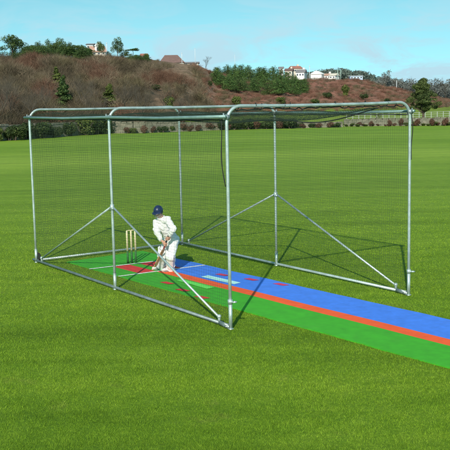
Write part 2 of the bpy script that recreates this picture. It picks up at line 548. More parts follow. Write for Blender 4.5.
for px in pxs:
    e, fd, fz, cdist, cz = knots(px)
    for t in TT:
        d = e + (fd - e) * t if t <= 1 else (fd + (cdist - fd) * (t - 1) if t <= 2 else cdist + 500 * (t - 2))
        p = place(px, d)
        if t == 0: p.z = -0.3
        V.append(p); Cc.append((*hill_col(px, d, e, fd, cdist), 1))
nr = len(TT)
F = []
for i in range(len(pxs) - 1):
    for j in range(nr - 1):
        F.append((i * nr + j, (i + 1) * nr + j, (i + 1) * nr + j + 1, i * nr + j + 1))
m, nt, b = new_mat('hill_soil')
at = N(nt, 'ShaderNodeAttribute'); at.attribute_name = 'tint'
g = N(nt, 'ShaderNodeNewGeometry')
n1 = noise(nt, 0.09, 5, 0.65, g.outputs['Position']); n2 = noise(nt, 0.7, 5, 0.7, g.outputs['Position'])
r1 = ramp(nt, [(0.35, (0.5, 0.5, 0.5)), (0.65, (1.35, 1.3, 1.3))]); nt.links.new(n2.outputs['Fac'], r1.inputs['Fac'])
c1 = mixc(nt, 1.0, at.outputs['Color'], r1.outputs['Color'], 'MULTIPLY')
r3 = ramp(nt, [(0.52, (0, 0, 0)), (0.66, (1, 1, 1))]); nt.links.new(n1.outputs['Fac'], r3.inputs['Fac'])
c1 = mixc(nt, math_n(nt, 'MULTIPLY', r3.outputs['Color'], 0.55), c1, (0.075, 0.075, 0.032))
nt.links.new(c1, b.inputs['Base Color']); b.inputs['Roughness'].default_value = 0.95; b.inputs['Specular IOR Level'].default_value = 0.1
me = np_mesh('hillside', np.array(V), np.array(F), m, smooth=True, colors=np.array(Cc))
tag(link('hillside', me), kind='structure')

# ------------------------------------------------------------------ foreground grass blades (uncountable)
MAT_K = 0.048


def on_mat(x, y):
    v = y - MAT_K * x
    return (v > 0.49) & (v < 2.44) & (x > 0.42 - 0.1 * (v - 0.49)) & (x < 15.0)


rng = np.random.default_rng(3)
nb = 760000
th = YAW + rng.uniform(-0.36, 0.36, nb)
dist = 5.2 * (36 / 5.2) ** rng.random(nb)
x = CAM.x + dist * np.cos(th); y = CAM.y + dist * np.sin(th)
keep = ~on_mat(x, y) & (rng.random(nb) > (dist - 20) / 16)
x, y, dist = x[keep], y[keep], dist[keep]
nb = len(x)
clump = 0.5 + 0.5 * np.sin(x * 7.1 + 2 * np.sin(y * 3.3)) * np.sin(y * 8.3 + 2 * np.sin(x * 2.7))
clump2 = 0.5 + 0.5 * np.sin(x * 1.3 + 1.7 * np.sin(y * 0.9)) * np.sin(y * 1.7 + np.sin(x * 1.1))
h = (0.011 + 0.012 * clump + 0.008 * clump2) * rng.uniform(0.6, 1.25, nb) * np.clip(1.25 - dist / 60, 0.5, 1)
wd = 0.0017 * (dist / 7.0) ** 0.9 * rng.uniform(0.7, 1.3, nb)
az = rng.uniform(0, 2 * math.pi, nb)
lean = rng.uniform(0.2, 1.3, nb) * h
la = rng.uniform(0, 2 * math.pi, nb)
V = np.zeros((nb, 3, 3))
V[:, 0, 0] = x - wd * np.cos(az); V[:, 0, 1] = y - wd * np.sin(az)
V[:, 1, 0] = x + wd * np.cos(az); V[:, 1, 1] = y + wd * np.sin(az)
V[:, 2, 0] = x + lean * np.cos(la); V[:, 2, 1] = y + lean * np.sin(la); V[:, 2, 2] = h
me = np_mesh('grass', V.reshape(-1, 3), np.arange(nb * 3).reshape(-1, 3), M['blades'])
tag(link('grass', me), 'short mown green grass of the playing field', 'grass', kind='stuff')

# ------------------------------------------------------------------ cricket mat
mat = thing('cricket_mat', 'long striped practice mat in green, orange and blue running through the cage', 'mat', (0, 0, 0))


def mp_(x, v, z): return (x, v + MAT_K * x, z)


def strip(mb, x0, x1, v0, v1, z, mi=0, nx=40, skirt=False, edge=None):
    vs, fs = [], []
    for i in range(nx + 1):
        t = i / nx
        for v in (v0, v1):
            a = x0 if edge is None else 0.42 - 0.1 * (v - 0.49) if x0 < 1 else x0
            xx = a + (x1 - a) * t
            vs.append(mp_(xx, v + (0.007 * math.sin(xx * 3.1) + 0.004 * math.sin(xx * 8.3 + 1) if v in (LO, BT) else 0.0), z + 0.0022 * math.sin(xx * 2.3 + v)))
    for i in range(nx):
        fs.append((2 * i, 2 * i + 2, 2 * i + 3, 2 * i + 1))
    mb.add(vs, fs, mi)
    if skirt:
        for off, v in ((0, v0), (1, v1)):
            o = [vs[2 * i + off] for i in range(nx + 1)]
            lo = [(p[0], p[1], -0.01) for p in o]
            k = len(o)
            mb.add(o + lo, [(i, i + k, i + 1 + k, i + 1) for i in range(k - 1)], mi)


ZM = 0.016
GR, RB, BT, LO = 1.29, 1.555, 2.44, 0.49
mb = MB()
mats = [M['mat_green'], M['mat_orange'], M['mat_blue'], M['mat_red']]
X1, X2, XE = 1.60, 2.66, 14.6
strip(mb, 0.3, X1, LO, BT, ZM, 0, edge=1, skirt=True)
strip(mb, X1, X2, LO, 0.945, ZM, 0, skirt=True)
strip(mb, X1, X2, 0.945, 1.31, ZM, 3)
strip(mb, X1, X2, 1.31, 1.535, ZM, 0)
strip(mb, X1, X2, 1.535, 1.90, ZM, 3)
strip(mb, X1, X2, 1.90, BT, ZM, 2, skirt=True)
strip(mb, X2, XE, LO, GR, ZM, 0, 120, skirt=True)
strip(mb, X2, XE, GR, RB, ZM, 1, 120)
strip(mb, X2, XE, RB, BT, ZM, 2, 120, skirt=True)
a0 = [mp_(0.42 - 0.1 * (v - 0.49), v, z) for v in (LO, BT) for z in (ZM, -0.01)]
mb.add(a0, [(0, 1, 3, 2)], 0)
mb.build('surface', mats, mat)
for xa, xb, va, vb in ((1.545, 1.62, 0.43, 1.87), (2.63, 2.70, 0.47, 2.41)):
    q = MB()
    vs = [(xa - 0.04, va + MAT_K * xa, ZM + 0.006), (xa + 0.03, va + MAT_K * xa, ZM + 0.006),
          (xb + 0.03, vb + MAT_K * xb, ZM + 0.006), (xb - 0.04, vb + MAT_K * xb, ZM + 0.006)]
    q.add(vs, [(0, 1, 2, 3)])
    q.build('crease_line', M['chalk'], mat)
for k, (ma, lab, cs) in enumerate((
        ('mat_cyan', 'pale cyan rectangle on the blue strip', [(3.70, 1.625), (4.70, 1.655), (4.66, 1.835), (3.67, 1.81)]),
        ('mat_lime', 'lime rectangle on the green strip', [(3.70, 1.07), (4.72, 1.05), (4.70, 1.235), (3.70, 1.235)]))):
    q = MB(); q.add([mp_(a, c, ZM + 0.006) for a, c in cs], [(0, 1, 2, 3)])
    q.build('length_panel', M[ma], mat)['label'] = lab
for (cx, cy, ma) in ((3.80, 1.00, 'mat_red'), (4.53, 0.885, 'mat_red'), (5.25, 0.825, 'mat_red'),
                     (3.80, 2.231, 'mat_pink'), (4.535, 2.386, 'mat_pink'), (5.256, 2.527, 'mat_pink')):
    q = MB()
    a = 0.42 if cy < 1.5 else -0.03
    vs = []
    for du, dv in ((-0.15, -0.07), (0.12, -0.055), (0.15, 0.07), (-0.12, 0.055)):
        vs.append((cx + du, cy + dv + du * 0.05, ZM + 0.006))
    q.add(vs, [(0, 1, 2, 3)])
    q.build('spot_marker', M[ma], mat)

# ------------------------------------------------------------------ batting cage
cage = thing('batting_cage', 'tall galvanised tube cage hung with dark netting around the mat', 'cricket cage', (CL / 2, CW / 2, 0))
CO = Vector((-CL / 2, -CW / 2, 0))


def cb(mb, name, ma, smooth=True, bevel=0.0):
    mb.v = [tuple(Vector(v) + CO) for v in mb.v]
    return mb.build(name, ma, cage, smooth, bevel)


TR = 0.0245
HOOP = 3.245


def hoop(x, jit=0.0):
    pts = [(x, 0, 0.02), (x, 0, 1.0), (x, 0, 2.0), (x, 0, HOOP - 0.24)]
    for k in range(1, 9):
        a = math.pi / 2 * k / 8
        pts.append((x, 0.24 - 0.24 * math.cos(a), HOOP - 0.24 + 0.24 * math.sin(a)))
    for t in (0.3, 0.5, 0.7):
        pts.append((x, CW * t, HOOP - 0.012))
    q = [(x, CW - p[1], p[2]) for p in reversed(pts[:12])]
    return pts + q


for x in (0.0, MID, CL):
    cb(MB().tube(hoop(x), TR, 12), 'hoop_frame', M['steel'])
for y in (0.0, CW):
    sgn = -1 if y == 0 else 1
    yy = y + sgn * 0.052
    cb(MB().tube([(-0.14, yy, CH - 0.015), (MID * 0.5, yy, CH - 0.03), (MID, yy, CH - 0.01), (MID * 1.5, yy, CH - 0.025), (CL + 0.05, yy, CH)], TR, 12), 'top_rail', M['teal'])
    cb(MB().tube([(-0.16, y, 0.05), (MID, y, 0.045), (CL - 0.06, y, 0.05)], TR * 1.05, 12), 'base_rail', M['steel_dull'] if y == 0 else M['steel'])
cb(MB().tube([(0, 0.03, 0.055), (0, CW - 0.03, 0.05)], TR, 12), 'base_rail', M['steel'])
for y, zt in ((0.0, 1.50), (CW, 1.46)):
    sg = 1 if y == 0 else -1
    for x0, x1 in ((0.30, MID - 0.04), (CL - 0.30, MID + 0.04)):
        cb(MB().tube([(x0, y + sg * 0.0, 0.13), (x1, y, zt)], 0.018, 10), 'brace', M['steel'] if y else M['steel'])
        cb(MB().tube([(x0, y, 0.045), (x0, y, 0.17)], 0.022, 10).ball((x0, y, 0.14), 0.032), 'brace_lug', M['steel'])
    cb(MB().tube([(MID, y, zt - 0.05), (MID, y, zt + 0.05)], 0.036, 12).tube([(MID - 0.06, y, zt - 0.02), (MID + 0.06, y, zt - 0.02)], 0.024, 8), 'brace_collar', M['steel'])
for x in (0.0, MID, CL):
    for y in (0.0, CW):
        h = 0.40 if x == CL else 0.30
        q = MB().tube([(x, y, 0.0), (x, y, h)], 0.0285, 12).tube([(x, y, h - 0.02), (x, y, h)], 0.031, 12)
        q.box((x, y, 0.012), (0.066, 0.066, 0.016))
        cb(q, 'leg_socket', M['steel'])
        sg = -1 if y == 0 else 1
        # clamp where the long rail is tied to the hoop
        k = MB().tube([(x - 0.035, y, CH - 0.01), (x + 0.035, y, CH - 0.01)], 0.04, 12)
        k.tube([(x, y, CH - 0.01), (x, y + sg * 0.06, CH - 0.01)], 0.032, 10).tube([(x, y + sg * 0.05, CH - 0.05), (x, y + sg * 0.05, CH + 0.05)], 0.012, 8)
        cb(k, 'corner_clamp', M['steel_dull'])
for y in (0.0, CW):
    # ring bolts at the open end
    k = MB()
    c = Vector((CL + 0.065, y + 0.03, 0.42))
    k.tube([c + Vector((0.03 * math.cos(a), 0.03 * math.sin(a), 0)) for a in [2 * math.pi * i / 14 for i in range(15)]], 0.009, 8, False)
    k.tube([(CL, y, 0.42), (CL + 0.05, y + 0.01, 0.42)], 0.013, 8).tube([(CL, y, 0.39), (CL, y, 0.45)], 0.037, 12)
    cb(k, 'ring_bolt', M['steel'])
    k = MB().tube([(CL - 0.28, y, 0.05), (CL - 0.02, y, 0.03)], 0.034, 10).tube([(CL - 0.07, y - 0.05, 0.04), (CL - 0.07, y + 0.05, 0.04)], 0.02, 8)
    cb(k, 'corner_joint', M['steel_dull'])
# transport wheel at the back corner
wh = cb(MB().tube([(-0.06, 0.10, 0.10), (-0.06, 0.035, 0.10)], [0.10, 0.10], 20), 'wheel', M['rubber'], False, 0.008)
hb = MB().tube([(-0.06, 0.11, 0.10), (-0.06, 0.025, 0.10)], 0.055, 16)
hb.v = [tuple(Vector(v) + CO) for v in hb.v]
hb.build('hub', M['red_metal'], wh, True)
cb(MB().box((-0.03, 0.03, 0.14), (0.05, 0.05, 0.16)), 'wheel_bracket', M['red_metal'], False)


# netting: real twine, square mesh
def twines(name, fn, nu, nv, r, seg=14, cord=None):
    """fn(u, v) -> point for u, v in 0..1; nu + nv lines of three-sided twine."""
    V, F = [], []

    def line(pts):
        o = len(V)
        for i, p in enumerate(pts):
            a = pts[max(0, i - 1)]; c = pts[min(len(pts) - 1, i + 1)]
            t = (c - a).normalized()
            ref = Vector((0, 0, 1)) if abs(t.z) < 0.8 else Vector((0.7, 0.7, 0))
            s = t.cross(ref).normalized(); q = t.cross(s)
            for k in range(3):
                an = 2.1 * k
                V.append(p + (s * math.cos(an) + q * math.sin(an)) * r)
        for i in range(len(pts) - 1):
            for k in range(3):
                F.append((o + i * 3 + k, o + i * 3 + (k + 1) % 3, o + (i + 1) * 3 + (k + 1) % 3, o + (i + 1) * 3 + k))
    for i in range(nu + 1):
        line([fn(i / nu, j / seg) for j in range(seg + 1)])
    for j in range(nv + 1):
        line([fn(i / (seg * 2), j / nv) for i in range(seg * 2 + 1)])
    V = np.array([tuple(v + CO) for v in V])
    o = link(name, np_mesh(name, V, np.array(F), M['net']), cage)
    return o


MS = 0.050
NR = 0.0013


def side_fn(y):
    sg = 1 if y == 0 else -1
    return lambda u, v: Vector((0.02 + u * (CL - 0.04), y + sg * (0.02 + 0.035 * math.sin(math.pi * v) * (0.6 + 0.4 * math.sin(u * 9 + 1))), 0.06 + v * (CH - 0.08) - 0.03 * math.sin(u * math.pi * 2) ** 2 * v))


twines('side_net', side_fn(0), int(CL / MS), int(CH / MS), NR)
twines('side_net', side_fn(CW), int(CL / MS), int(CH / MS), NR)
twines('back_net', lambda u, v: Vector((0.03 + 0.05 * math.sin(math.pi * v) * (0.7 + 0.3 * math.sin(u * 6)), 0.03 + u * (CW - 0.06), 0.06 + v * (HOOP - 0.09) - 0.06 * math.sin(u * math.pi) * 0)), int(CW / MS), int(CH / MS), NR)


def roof(u, v):
    x = u * CL
    bay = abs(math.sin(math.pi * min(x, CL) / MID)) if x <= MID else abs(math.sin(math.pi * (x - MID) / (CL - MID)))
    edge = min(1.0, min(v, 1 - v) * 9)
    z = CH - 0.02 + 0.12 * edge * (1 - 0.0 * bay) - (0.08 + 0.17 * bay) * math.sin(math.pi * v) ** 0.8 * edge
    z += 0.025 * math.sin(u * 23 + v * 5)
    return Vector((x, v * CW, z))


twines('roof_net', roof, int(CL / MS), int(CW / MS), NR * 0.85, seg=18)
# heavy net border gathered along the open hoop and drooping between the rails
hem = MB()
pts = []
for i in range(60):
    t = i / 59
    pts.append((CL - 0.02 + 0.012 * math.sin(i * 2.1), 0.10 + t * (CW - 0.2), HOOP - 0.035 - 0.014 * abs(math.sin(i * 0.9)) * (1 + 0.8 * math.sin(i * 0.37)) - 0.02 * rnd.random()))
hem.tube(pts, 0.009, 6)
for i in (2, 7, 9, 16, 18, 27, 33, 36, 44, 52, 55):
    p = Vector(pts[i])
    hem.tube([p + Vector((0, -0.02, -0.01)), p + Vector((0.035, 0, 0.05)), p + Vector((0.0, 0.015, 0.085)), p + Vector((-0.035, 0.03, 0.04))], 0.006, 5)
cb(hem, 'net_border', M['rope'])
for y in (0.0, CW):
    q = MB(); sg = -1 if y == 0 else 1
    pts = [(MID * 2 * i / 50 * 1.0, y - sg * 0.02, CH - 0.045 - 0.008 * rnd.random() - (0.015 if y == 0 else 0.012) * abs(math.sin(i * math.pi / 25)) * (0.6 + 0.5 * math.sin(i * 1.3))) for i in range(51)]
    q.tube(pts, 0.009, 6)
    cb(q, 'net_border', M['rope'])
q = MB()
for (x0, ya, za, x1, yb, zb, sag) in ((MID, CW - 0.1, 3.00, CL, CW * 0.80, 3.16, 0.16),):
    pts = []
    for i in range(25):
        t = i / 24
        pts.append((x0 + (x1 - x0) * t, ya + (yb - ya) * t, za + (zb - za) * t - sag * math.sin(math.pi * t) ** 1.2))
    q.tube(pts, 0.010, 6)
cb(q, 'net_seam', M['rope'])
for y, a in ((-0.02, 0.95), (CW + 0.03, 0.75)):
    q = MB()
    sg = -1 if y < 0.5 else 1
    pts = []
    for i in range(16):
        t = i / 15
        pts.append((CL - 0.10 * (sg < 0) * (1 - t * 0.6) + 0.015 * math.sin(t * 7), y + sg * 0.03 * math.sin(math.pi * t), CH - 0.05 - a * t))
    q.tube(pts, 0.0075, 6)
    cb(q, 'draw_cord', M['rope'])

# ------------------------------------------------------------------ wicket
wk = thing('wicket', 'set of three cream stumps with dark lower sleeves and bails on the white crease', 'stumps', (1.454, 1.525, ZM))
dirv = Vector((0.035, 0.18, 0)).normalized()
HS = 0.685
for k in (-1, 0, 1):
    p = dirv * 0.089 * k
    s_ = MB()
    s_.tube([p + Vector((0, 0, 0.262)), p + Vector((0, 0, HS - 0.03)), p + Vector((0, 0, HS - 0.008)), p + Vector((0, 0, HS))], [0.0195, 0.0195, 0.017, 0.010], 14)
    st = s_.build('stump', M['stump_wood'], wk, True)
    MB().tube([p, p + Vector((0, 0, 0.268))], 0.0205, 14).build('sleeve', M['stump_dark'], st, True)
for k in (-0.5, 0.5):
    p = dirv * 0.089 * k + Vector((0, 0, HS + 0.006))
    MB().tube([p - dirv * 0.052, p - dirv * 0.035, p - dirv * 0.02, p, p + dirv * 0.02, p + dirv * 0.035, p + dirv * 0.052], [0.005, 0.006, 0.009, 0.0095, 0.009, 0.006, 0.005], 10).build('bail', M['stump_wood'], wk, True)

# ------------------------------------------------------------------ batsman
J = {k: Vector(v) for k, v in {
    'pelvis': (2.748, 1.739, 0.645), 'hipL': (2.817, 1.738, 0.615), 'hipR': (2.654, 1.696, 0.600), 'kneeL': (2.953, 1.614, 0.372), 'kneeR': (2.722, 1.570, 0.362),
    'ankL': (2.795, 1.690, 0.085), 'ankR': (2.500, 1.650, 0.085), 'toeL': (2.775, 1.500, 0.03), 'toeR': (2.455, 1.455, 0.03), 'waist': (2.773, 1.682, 0.757),
    'chest': (2.786, 1.544, 0.951), 'neck': (2.811, 1.488, 1.077), 'head': (2.834, 1.408, 1.233), 'shR': (2.678, 1.438, 1.003), 'shL': (2.959, 1.544, 1.080),
    'elR': (2.840, 1.357, 0.836), 'elL': (3.127, 1.555, 0.896), 'wrL': (3.034, 1.533, 0.763), 'wrR': (2.881, 1.428, 0.669), 'haL': (3.018, 1.485, 0.724), 'haR': (2.967, 1.457, 0.613),
    'btop': (3.047, 1.516, 0.809), 'bspl': (2.926, 1.446, 0.491), 'btoe': (2.697, 1.370, 0.125)}.items()}
ORG = Vector((2.70, 1.60, ZM))
boy = thing('person', 'young batsman in white cricket clothes and navy helmet bending over his bat', 'person', ORG)


def pb(mb, name, ma, smooth=True, parent=None, bevel=0.0):
    mb.v = [tuple(Vector(v) - ORG) for v in mb.v]
    return mb.build(name, ma, parent or boy, smooth, bevel)


def pskin(mb, vox, it, name, ma, parent=None, extra=None):
    vs, fs = remeshed(mb, vox, it)
    q = MB(); q.add(vs, fs)
    if extra: q.add(extra.v, extra.f)
    return pb(q, name, ma, True, parent)


# head frame: looks down toward the pitch on his off side
hf = Vector((0.38, -0.86, -0.36)).normalized()
hl = Vector((0, 0, 1)).cross(hf).normalized(); hu = hf.cross(hl).normalized()
HR = Matrix((hf, hl, hu)).transposed()
HC = J['head'] + Vector((0, 0, 0.0))


def hd(f, l, u): return HC + (hf * f + hl * l + hu * u) * 0.82


# bat axis
ax = (J['btoe'] - J['bspl']).normalized()
btop, bspl = J['btop'], J['bspl']
axh = (bspl - btop).normalized()

body = MB()
body.ball(hd(-0.01, 0, 0.02), (0.095, 0.076, 0.105), 20, 14, rot=HR)
body.capsule(hd(0.045, 0.018, -0.075), hd(0.045, -0.018, -0.075), 0.036, 0.036)     # jaw
body.capsule(hd(0.06, 0, -0.03), hd(0.06, 0, -0.085), 0.04, 0.028)                   # face
body.capsule(hd(0.088, 0, 0.0), hd(0.102, 0, -0.035), 0.010, 0.015, 10)              # nose
body.capsule(hd(0.077, 0.03, 0.018), hd(0.077, -0.03, 0.018), 0.014, 0.014, 10)      # brow
for s in (-1, 1):
    body.capsule(hd(0.062, 0.04 * s, -0.03), hd(0.055, 0.035 * s, -0.06), 0.024, 0.02)
    body.ball(hd(-0.005, 0.078 * s, -0.015), (0.022, 0.010, 0.032), 10, 8, rot=HR)
body.capsule(J['neck'], hd(-0.03, 0, -0.04), 0.050, 0.052)
body.capsule(J['chest'], J['neck'], 0.078, 0.048)
body.capsule(J['waist'], J['chest'], 0.088, 0.105)
body.capsule(J['pelvis'], J['waist'], 0.10, 0.088)
body.capsule(J['shR'], J['shL'], 0.046, 0.046)
for s in 'LR':
    body.capsule(J['hip' + s], J['knee' + s], 0.082, 0.052)
    body.capsule(J['knee' + s], J['ank' + s], 0.052, 0.034)
    body.capsule(J['ank' + s] - Vector((0, 0, 0.03)), J['toe' + s], 0.032, 0.024)
    body.capsule(J['sh' + s], J['el' + s], 0.044, 0.034)
    body.capsule(J['el' + s], J['wr' + s], 0.036, 0.024)
fing = MB()
for s in 'LR':
    H = J['ha' + s]
    base = btop + axh * (H - btop).dot(axh)      # grip point on the handle axis
    e1 = (J['wr' + s] - base); e1 = (e1 - axh * e1.dot(axh)).normalized()
    e2 = axh.cross(e1)
    pc = base + e1 * 0.036
    sgn = 1 if s == 'L' else -1
    body.capsule(J['wr' + s], pc, 0.024, 0.026)
    body.capsule(pc - axh * 0.026, pc + axh * 0.026, 0.021, 0.021)
    for k, (o_, ln, fr) in enumerate(((-0.030, 3.6, 0.0080), (-0.0105, 4.1, 0.0086), (0.0095, 4.0, 0.0084), (0.0285, 3.7, 0.0082))):
        pts, rr_ = [], []
        for i in range(9):
            a = sgn * (0.35 + ln * i / 8)
            rad_ = 0.030 if i not in (3, 6) else 0.0325
            pts.append(base + axh * (o_ + 0.002 * i) + (e1 * math.cos(a) + e2 * math.sin(a)) * rad_)
            rr_.append(fr * (1.08 if i in (3, 6) else 1.0) * (1 - 0.025 * i))
        fing.tube(pts, rr_, 8)
        fing.ball(pts[-1], rr_[-1], 8, 6); fing.ball(pts[0], rr_[0] * 1.15, 8, 6)
    pts = []
    for i in range(6):
        a = -sgn * (0.45 + 2.2 * i / 5)
        pts.append(base + axh * (0.030 + 0.006 * i) + (e1 * math.cos(a) + e2 * math.sin(a)) * 0.031)
    fing.tube(pts, [0.0115, 0.0105, 0.0098, 0.010, 0.009, 0.008], 8)
    fing.ball(pts[-1], 0.008, 8, 6); fing.ball(pts[0], 0.013, 8, 6)
pskin(body, 0.0065, 3, 'body', M['skin'], extra=fing)
for s in (-1, 1):
    pb(MB().ball(hd(0.083, 0.031 * s, 0.002), 0.011, 10, 8), 'eye', M['eye_dark'])
pb(MB().tube([hd(0.083, 0.022, -0.060), hd(0.094, 0, -0.058), hd(0.083, -0.022, -0.060)], [0.003, 0.006, 0.003], 8), 'mouth', M['lips'])

# helmet: shell with ear guards, peak and wire grille
hm = MB()
nth, nph = 40, 14
vs, fs = [], []
for thick in (1.0, 0.93):
    for i in range(nph + 1):
        for k in range(nth):
            a = 2 * math.pi * k / nth
            c_ = math.cos(a)
            lim = 1.62 + (0.0 if c_ > 0.55 else 0.72 * min(1, (0.55 - c_) / 0.35))   # down over ears and nape, open at the face
            ph = lim * i / nph
            q = Vector((0.128 * math.sin(ph) * c_, 0.108 * math.sin(ph) * math.sin(a), 0.128 * math.cos(ph))) * thick
            vs.append(hd(-0.008 + q.x, q.y, 0.022 + q.z))
for lay in (0, 1):
    o = lay * (nph + 1) * nth
    for i in range(nph):
        for k in range(nth):
            k2 = (k + 1) % nth
            f = (o + i * nth + k, o + (i + 1) * nth + k, o + (i + 1) * nth + k2, o + i * nth + k2)
            fs.append(f if lay == 0 else f[::-1])
o2 = (nph + 1) * nth
for k in range(nth):
    k2 = (k + 1) % nth
    fs.append((nph * nth + k, o2 + nph * nth + k, o2 + nph * nth + k2, nph * nth + k2))
hm.add(vs, fs)
vs, fs = [], []
for lay in (0.0, -0.006):
    for i in range(13):
        a = -1.15 + 2.3 * i / 12
        for j in range(4):
            rr_ = 0.115 + 0.02 * j * math.cos(a * 0.9)
            vs.append(hd(-0.008 + rr_ * math.cos(a) * 1.06, rr_ * math.sin(a) * 0.92, 0.022 + 0.012 - 0.010 * j + lay))
for i in range(12):
    for j in range(3):
        q = (i * 4 + j, i * 4 + j + 1, (i + 1) * 4 + j + 1, (i + 1) * 4 + j)
        fs.append(q); fs.append(tuple(52 + t for t in q[::-1]))
    fs.append((i * 4 + 3, 52 + i * 4 + 3, 52 + (i + 1) * 4 + 3, (i + 1) * 4 + 3))
hm.add(vs, fs)
hm.ball(hd(-0.008, 0, 0.150), (0.012, 0.012, 0.005), 10, 6, rot=HR)
helm = pb(hm, 'helmet', M['navy'])
gr_ = MB()
for u_ in (-0.040, -0.068, -0.096):
    pts = []
    for i in range(13):
        a = -1.35 + 2.7 * i / 12
        pts.append(hd(-0.005 + 0.145 * math.cos(a), 0.105 * math.sin(a), u_))
    gr_.tube(pts, 0.0026, 6)
for a in (-0.9, 0, 0.9):
    gr_.tube([hd(-0.005 + 0.145 * math.cos(a), 0.105 * math.sin(a), u_) for u_ in (0.0, -0.05, -0.098)], 0.003, 6)
pb(gr_, 'grille', M['grille'], parent=helm)

sh = MB()
sh.capsule(J['chest'], J['neck'] - Vector((0, 0, 0.02)), 0.104, 0.070)
sh.capsule(J['waist'], J['chest'], 0.114, 0.116)
sh.capsule(J['pelvis'] + Vector((0, 0, 0.03)), J['waist'], 0.115, 0.108)
sh.capsule(J['shR'], J['shL'], 0.065, 0.065)
for s in 'LR':
    a, e, w_ = J['sh' + s], J['el' + s], J['wr' + s]
    sh.capsule(a, e, 0.062, 0.052)
    sh.capsule(e, e.lerp(w_, 0.80), 0.057, 0.045)
    sh.capsule(e.lerp(w_, 0.70), e.lerp(w_, 0.84), 0.047, 0.044)
    for k in range(4):
        q = a.lerp(e, 0.25 + 0.22 * k)
        sh.ball(q + Vector((rnd.uniform(-1, 1), rnd.uniform(-1, 1), rnd.uniform(-1, 1))) * 0.022, 0.055)
for k in range(7):
    q = J['pelvis'].lerp(J['chest'], k / 6)
    sh.ball(q + Vector((rnd.uniform(-1, 1), rnd.uniform(-1, 1), 0)) * 0.06, 0.085)


def creases(o, amp, sc):
    from mathutils import noise as mn
    me = o.data
    dv = [v.normal.copy() * (amp * (mn.noise(Vector((v.co.x * sc, v.co.y * sc, v.co.z * sc * 1.7 + v.co.x * sc))) + 0.6 * abs(mn.noise(v.co * sc * 2.3)) + 0.15)) for v in me.vertices]
    for v, d_ in zip(me.vertices, dv): v.co += d_
    me.update()


shirt = pskin(sh, 0.008, 3, 'shirt', M['whites'])
creases(shirt, 0.013, 13)
nk = (hd(-0.03, 0, -0.04) - J['neck']).normalized()
col_ = MB()
cc_ = J['neck'] + nk * 0.01
e1 = nk.orthogonal().normalized(); e2 = nk.cross(e1)
for hgt, ra in ((0.0, 0.074), (0.028, 0.068)):
    col_.tube([cc_ + nk * hgt + (e1 * math.cos(a) + e2 * math.sin(a)) * ra for a in [2 * math.pi * i / 18 for i in range(19)]], 0.014, 8, False)
pb(col_, 'collar', M['whites'], parent=shirt)
lg = J['elL'].lerp(J['wrL'], 0.35) + Vector((0.049, -0.028, 0.012))
pb(MB().ball(lg, (0.014, 0.014, 0.009), 10, 6), 'motif', M['logo'], parent=shirt)

tr = MB()
tr.capsule(J['hipL'], J['hipR'], 0.115, 0.11)
tr.capsule(J['pelvis'], J['waist'], 0.118, 0.098)
for s in 'LR':
    tr.capsule(J['hip' + s], J['knee' + s], 0.102, 0.072)
    tr.capsule(J['knee' + s], J['ank' + s] + Vector((0, 0, 0.0)), 0.076, 0.060)
    for k in range(5):
        q = J['knee' + s].lerp(J['ank' + s], k / 5)
        tr.ball(q + Vector((rnd.uniform(-1, 1), rnd.uniform(-1, 1), 0)) * 0.016, 0.064)
creases(pskin(tr, 0.008, 3, 'trousers', M['whites']), 0.011, 13)

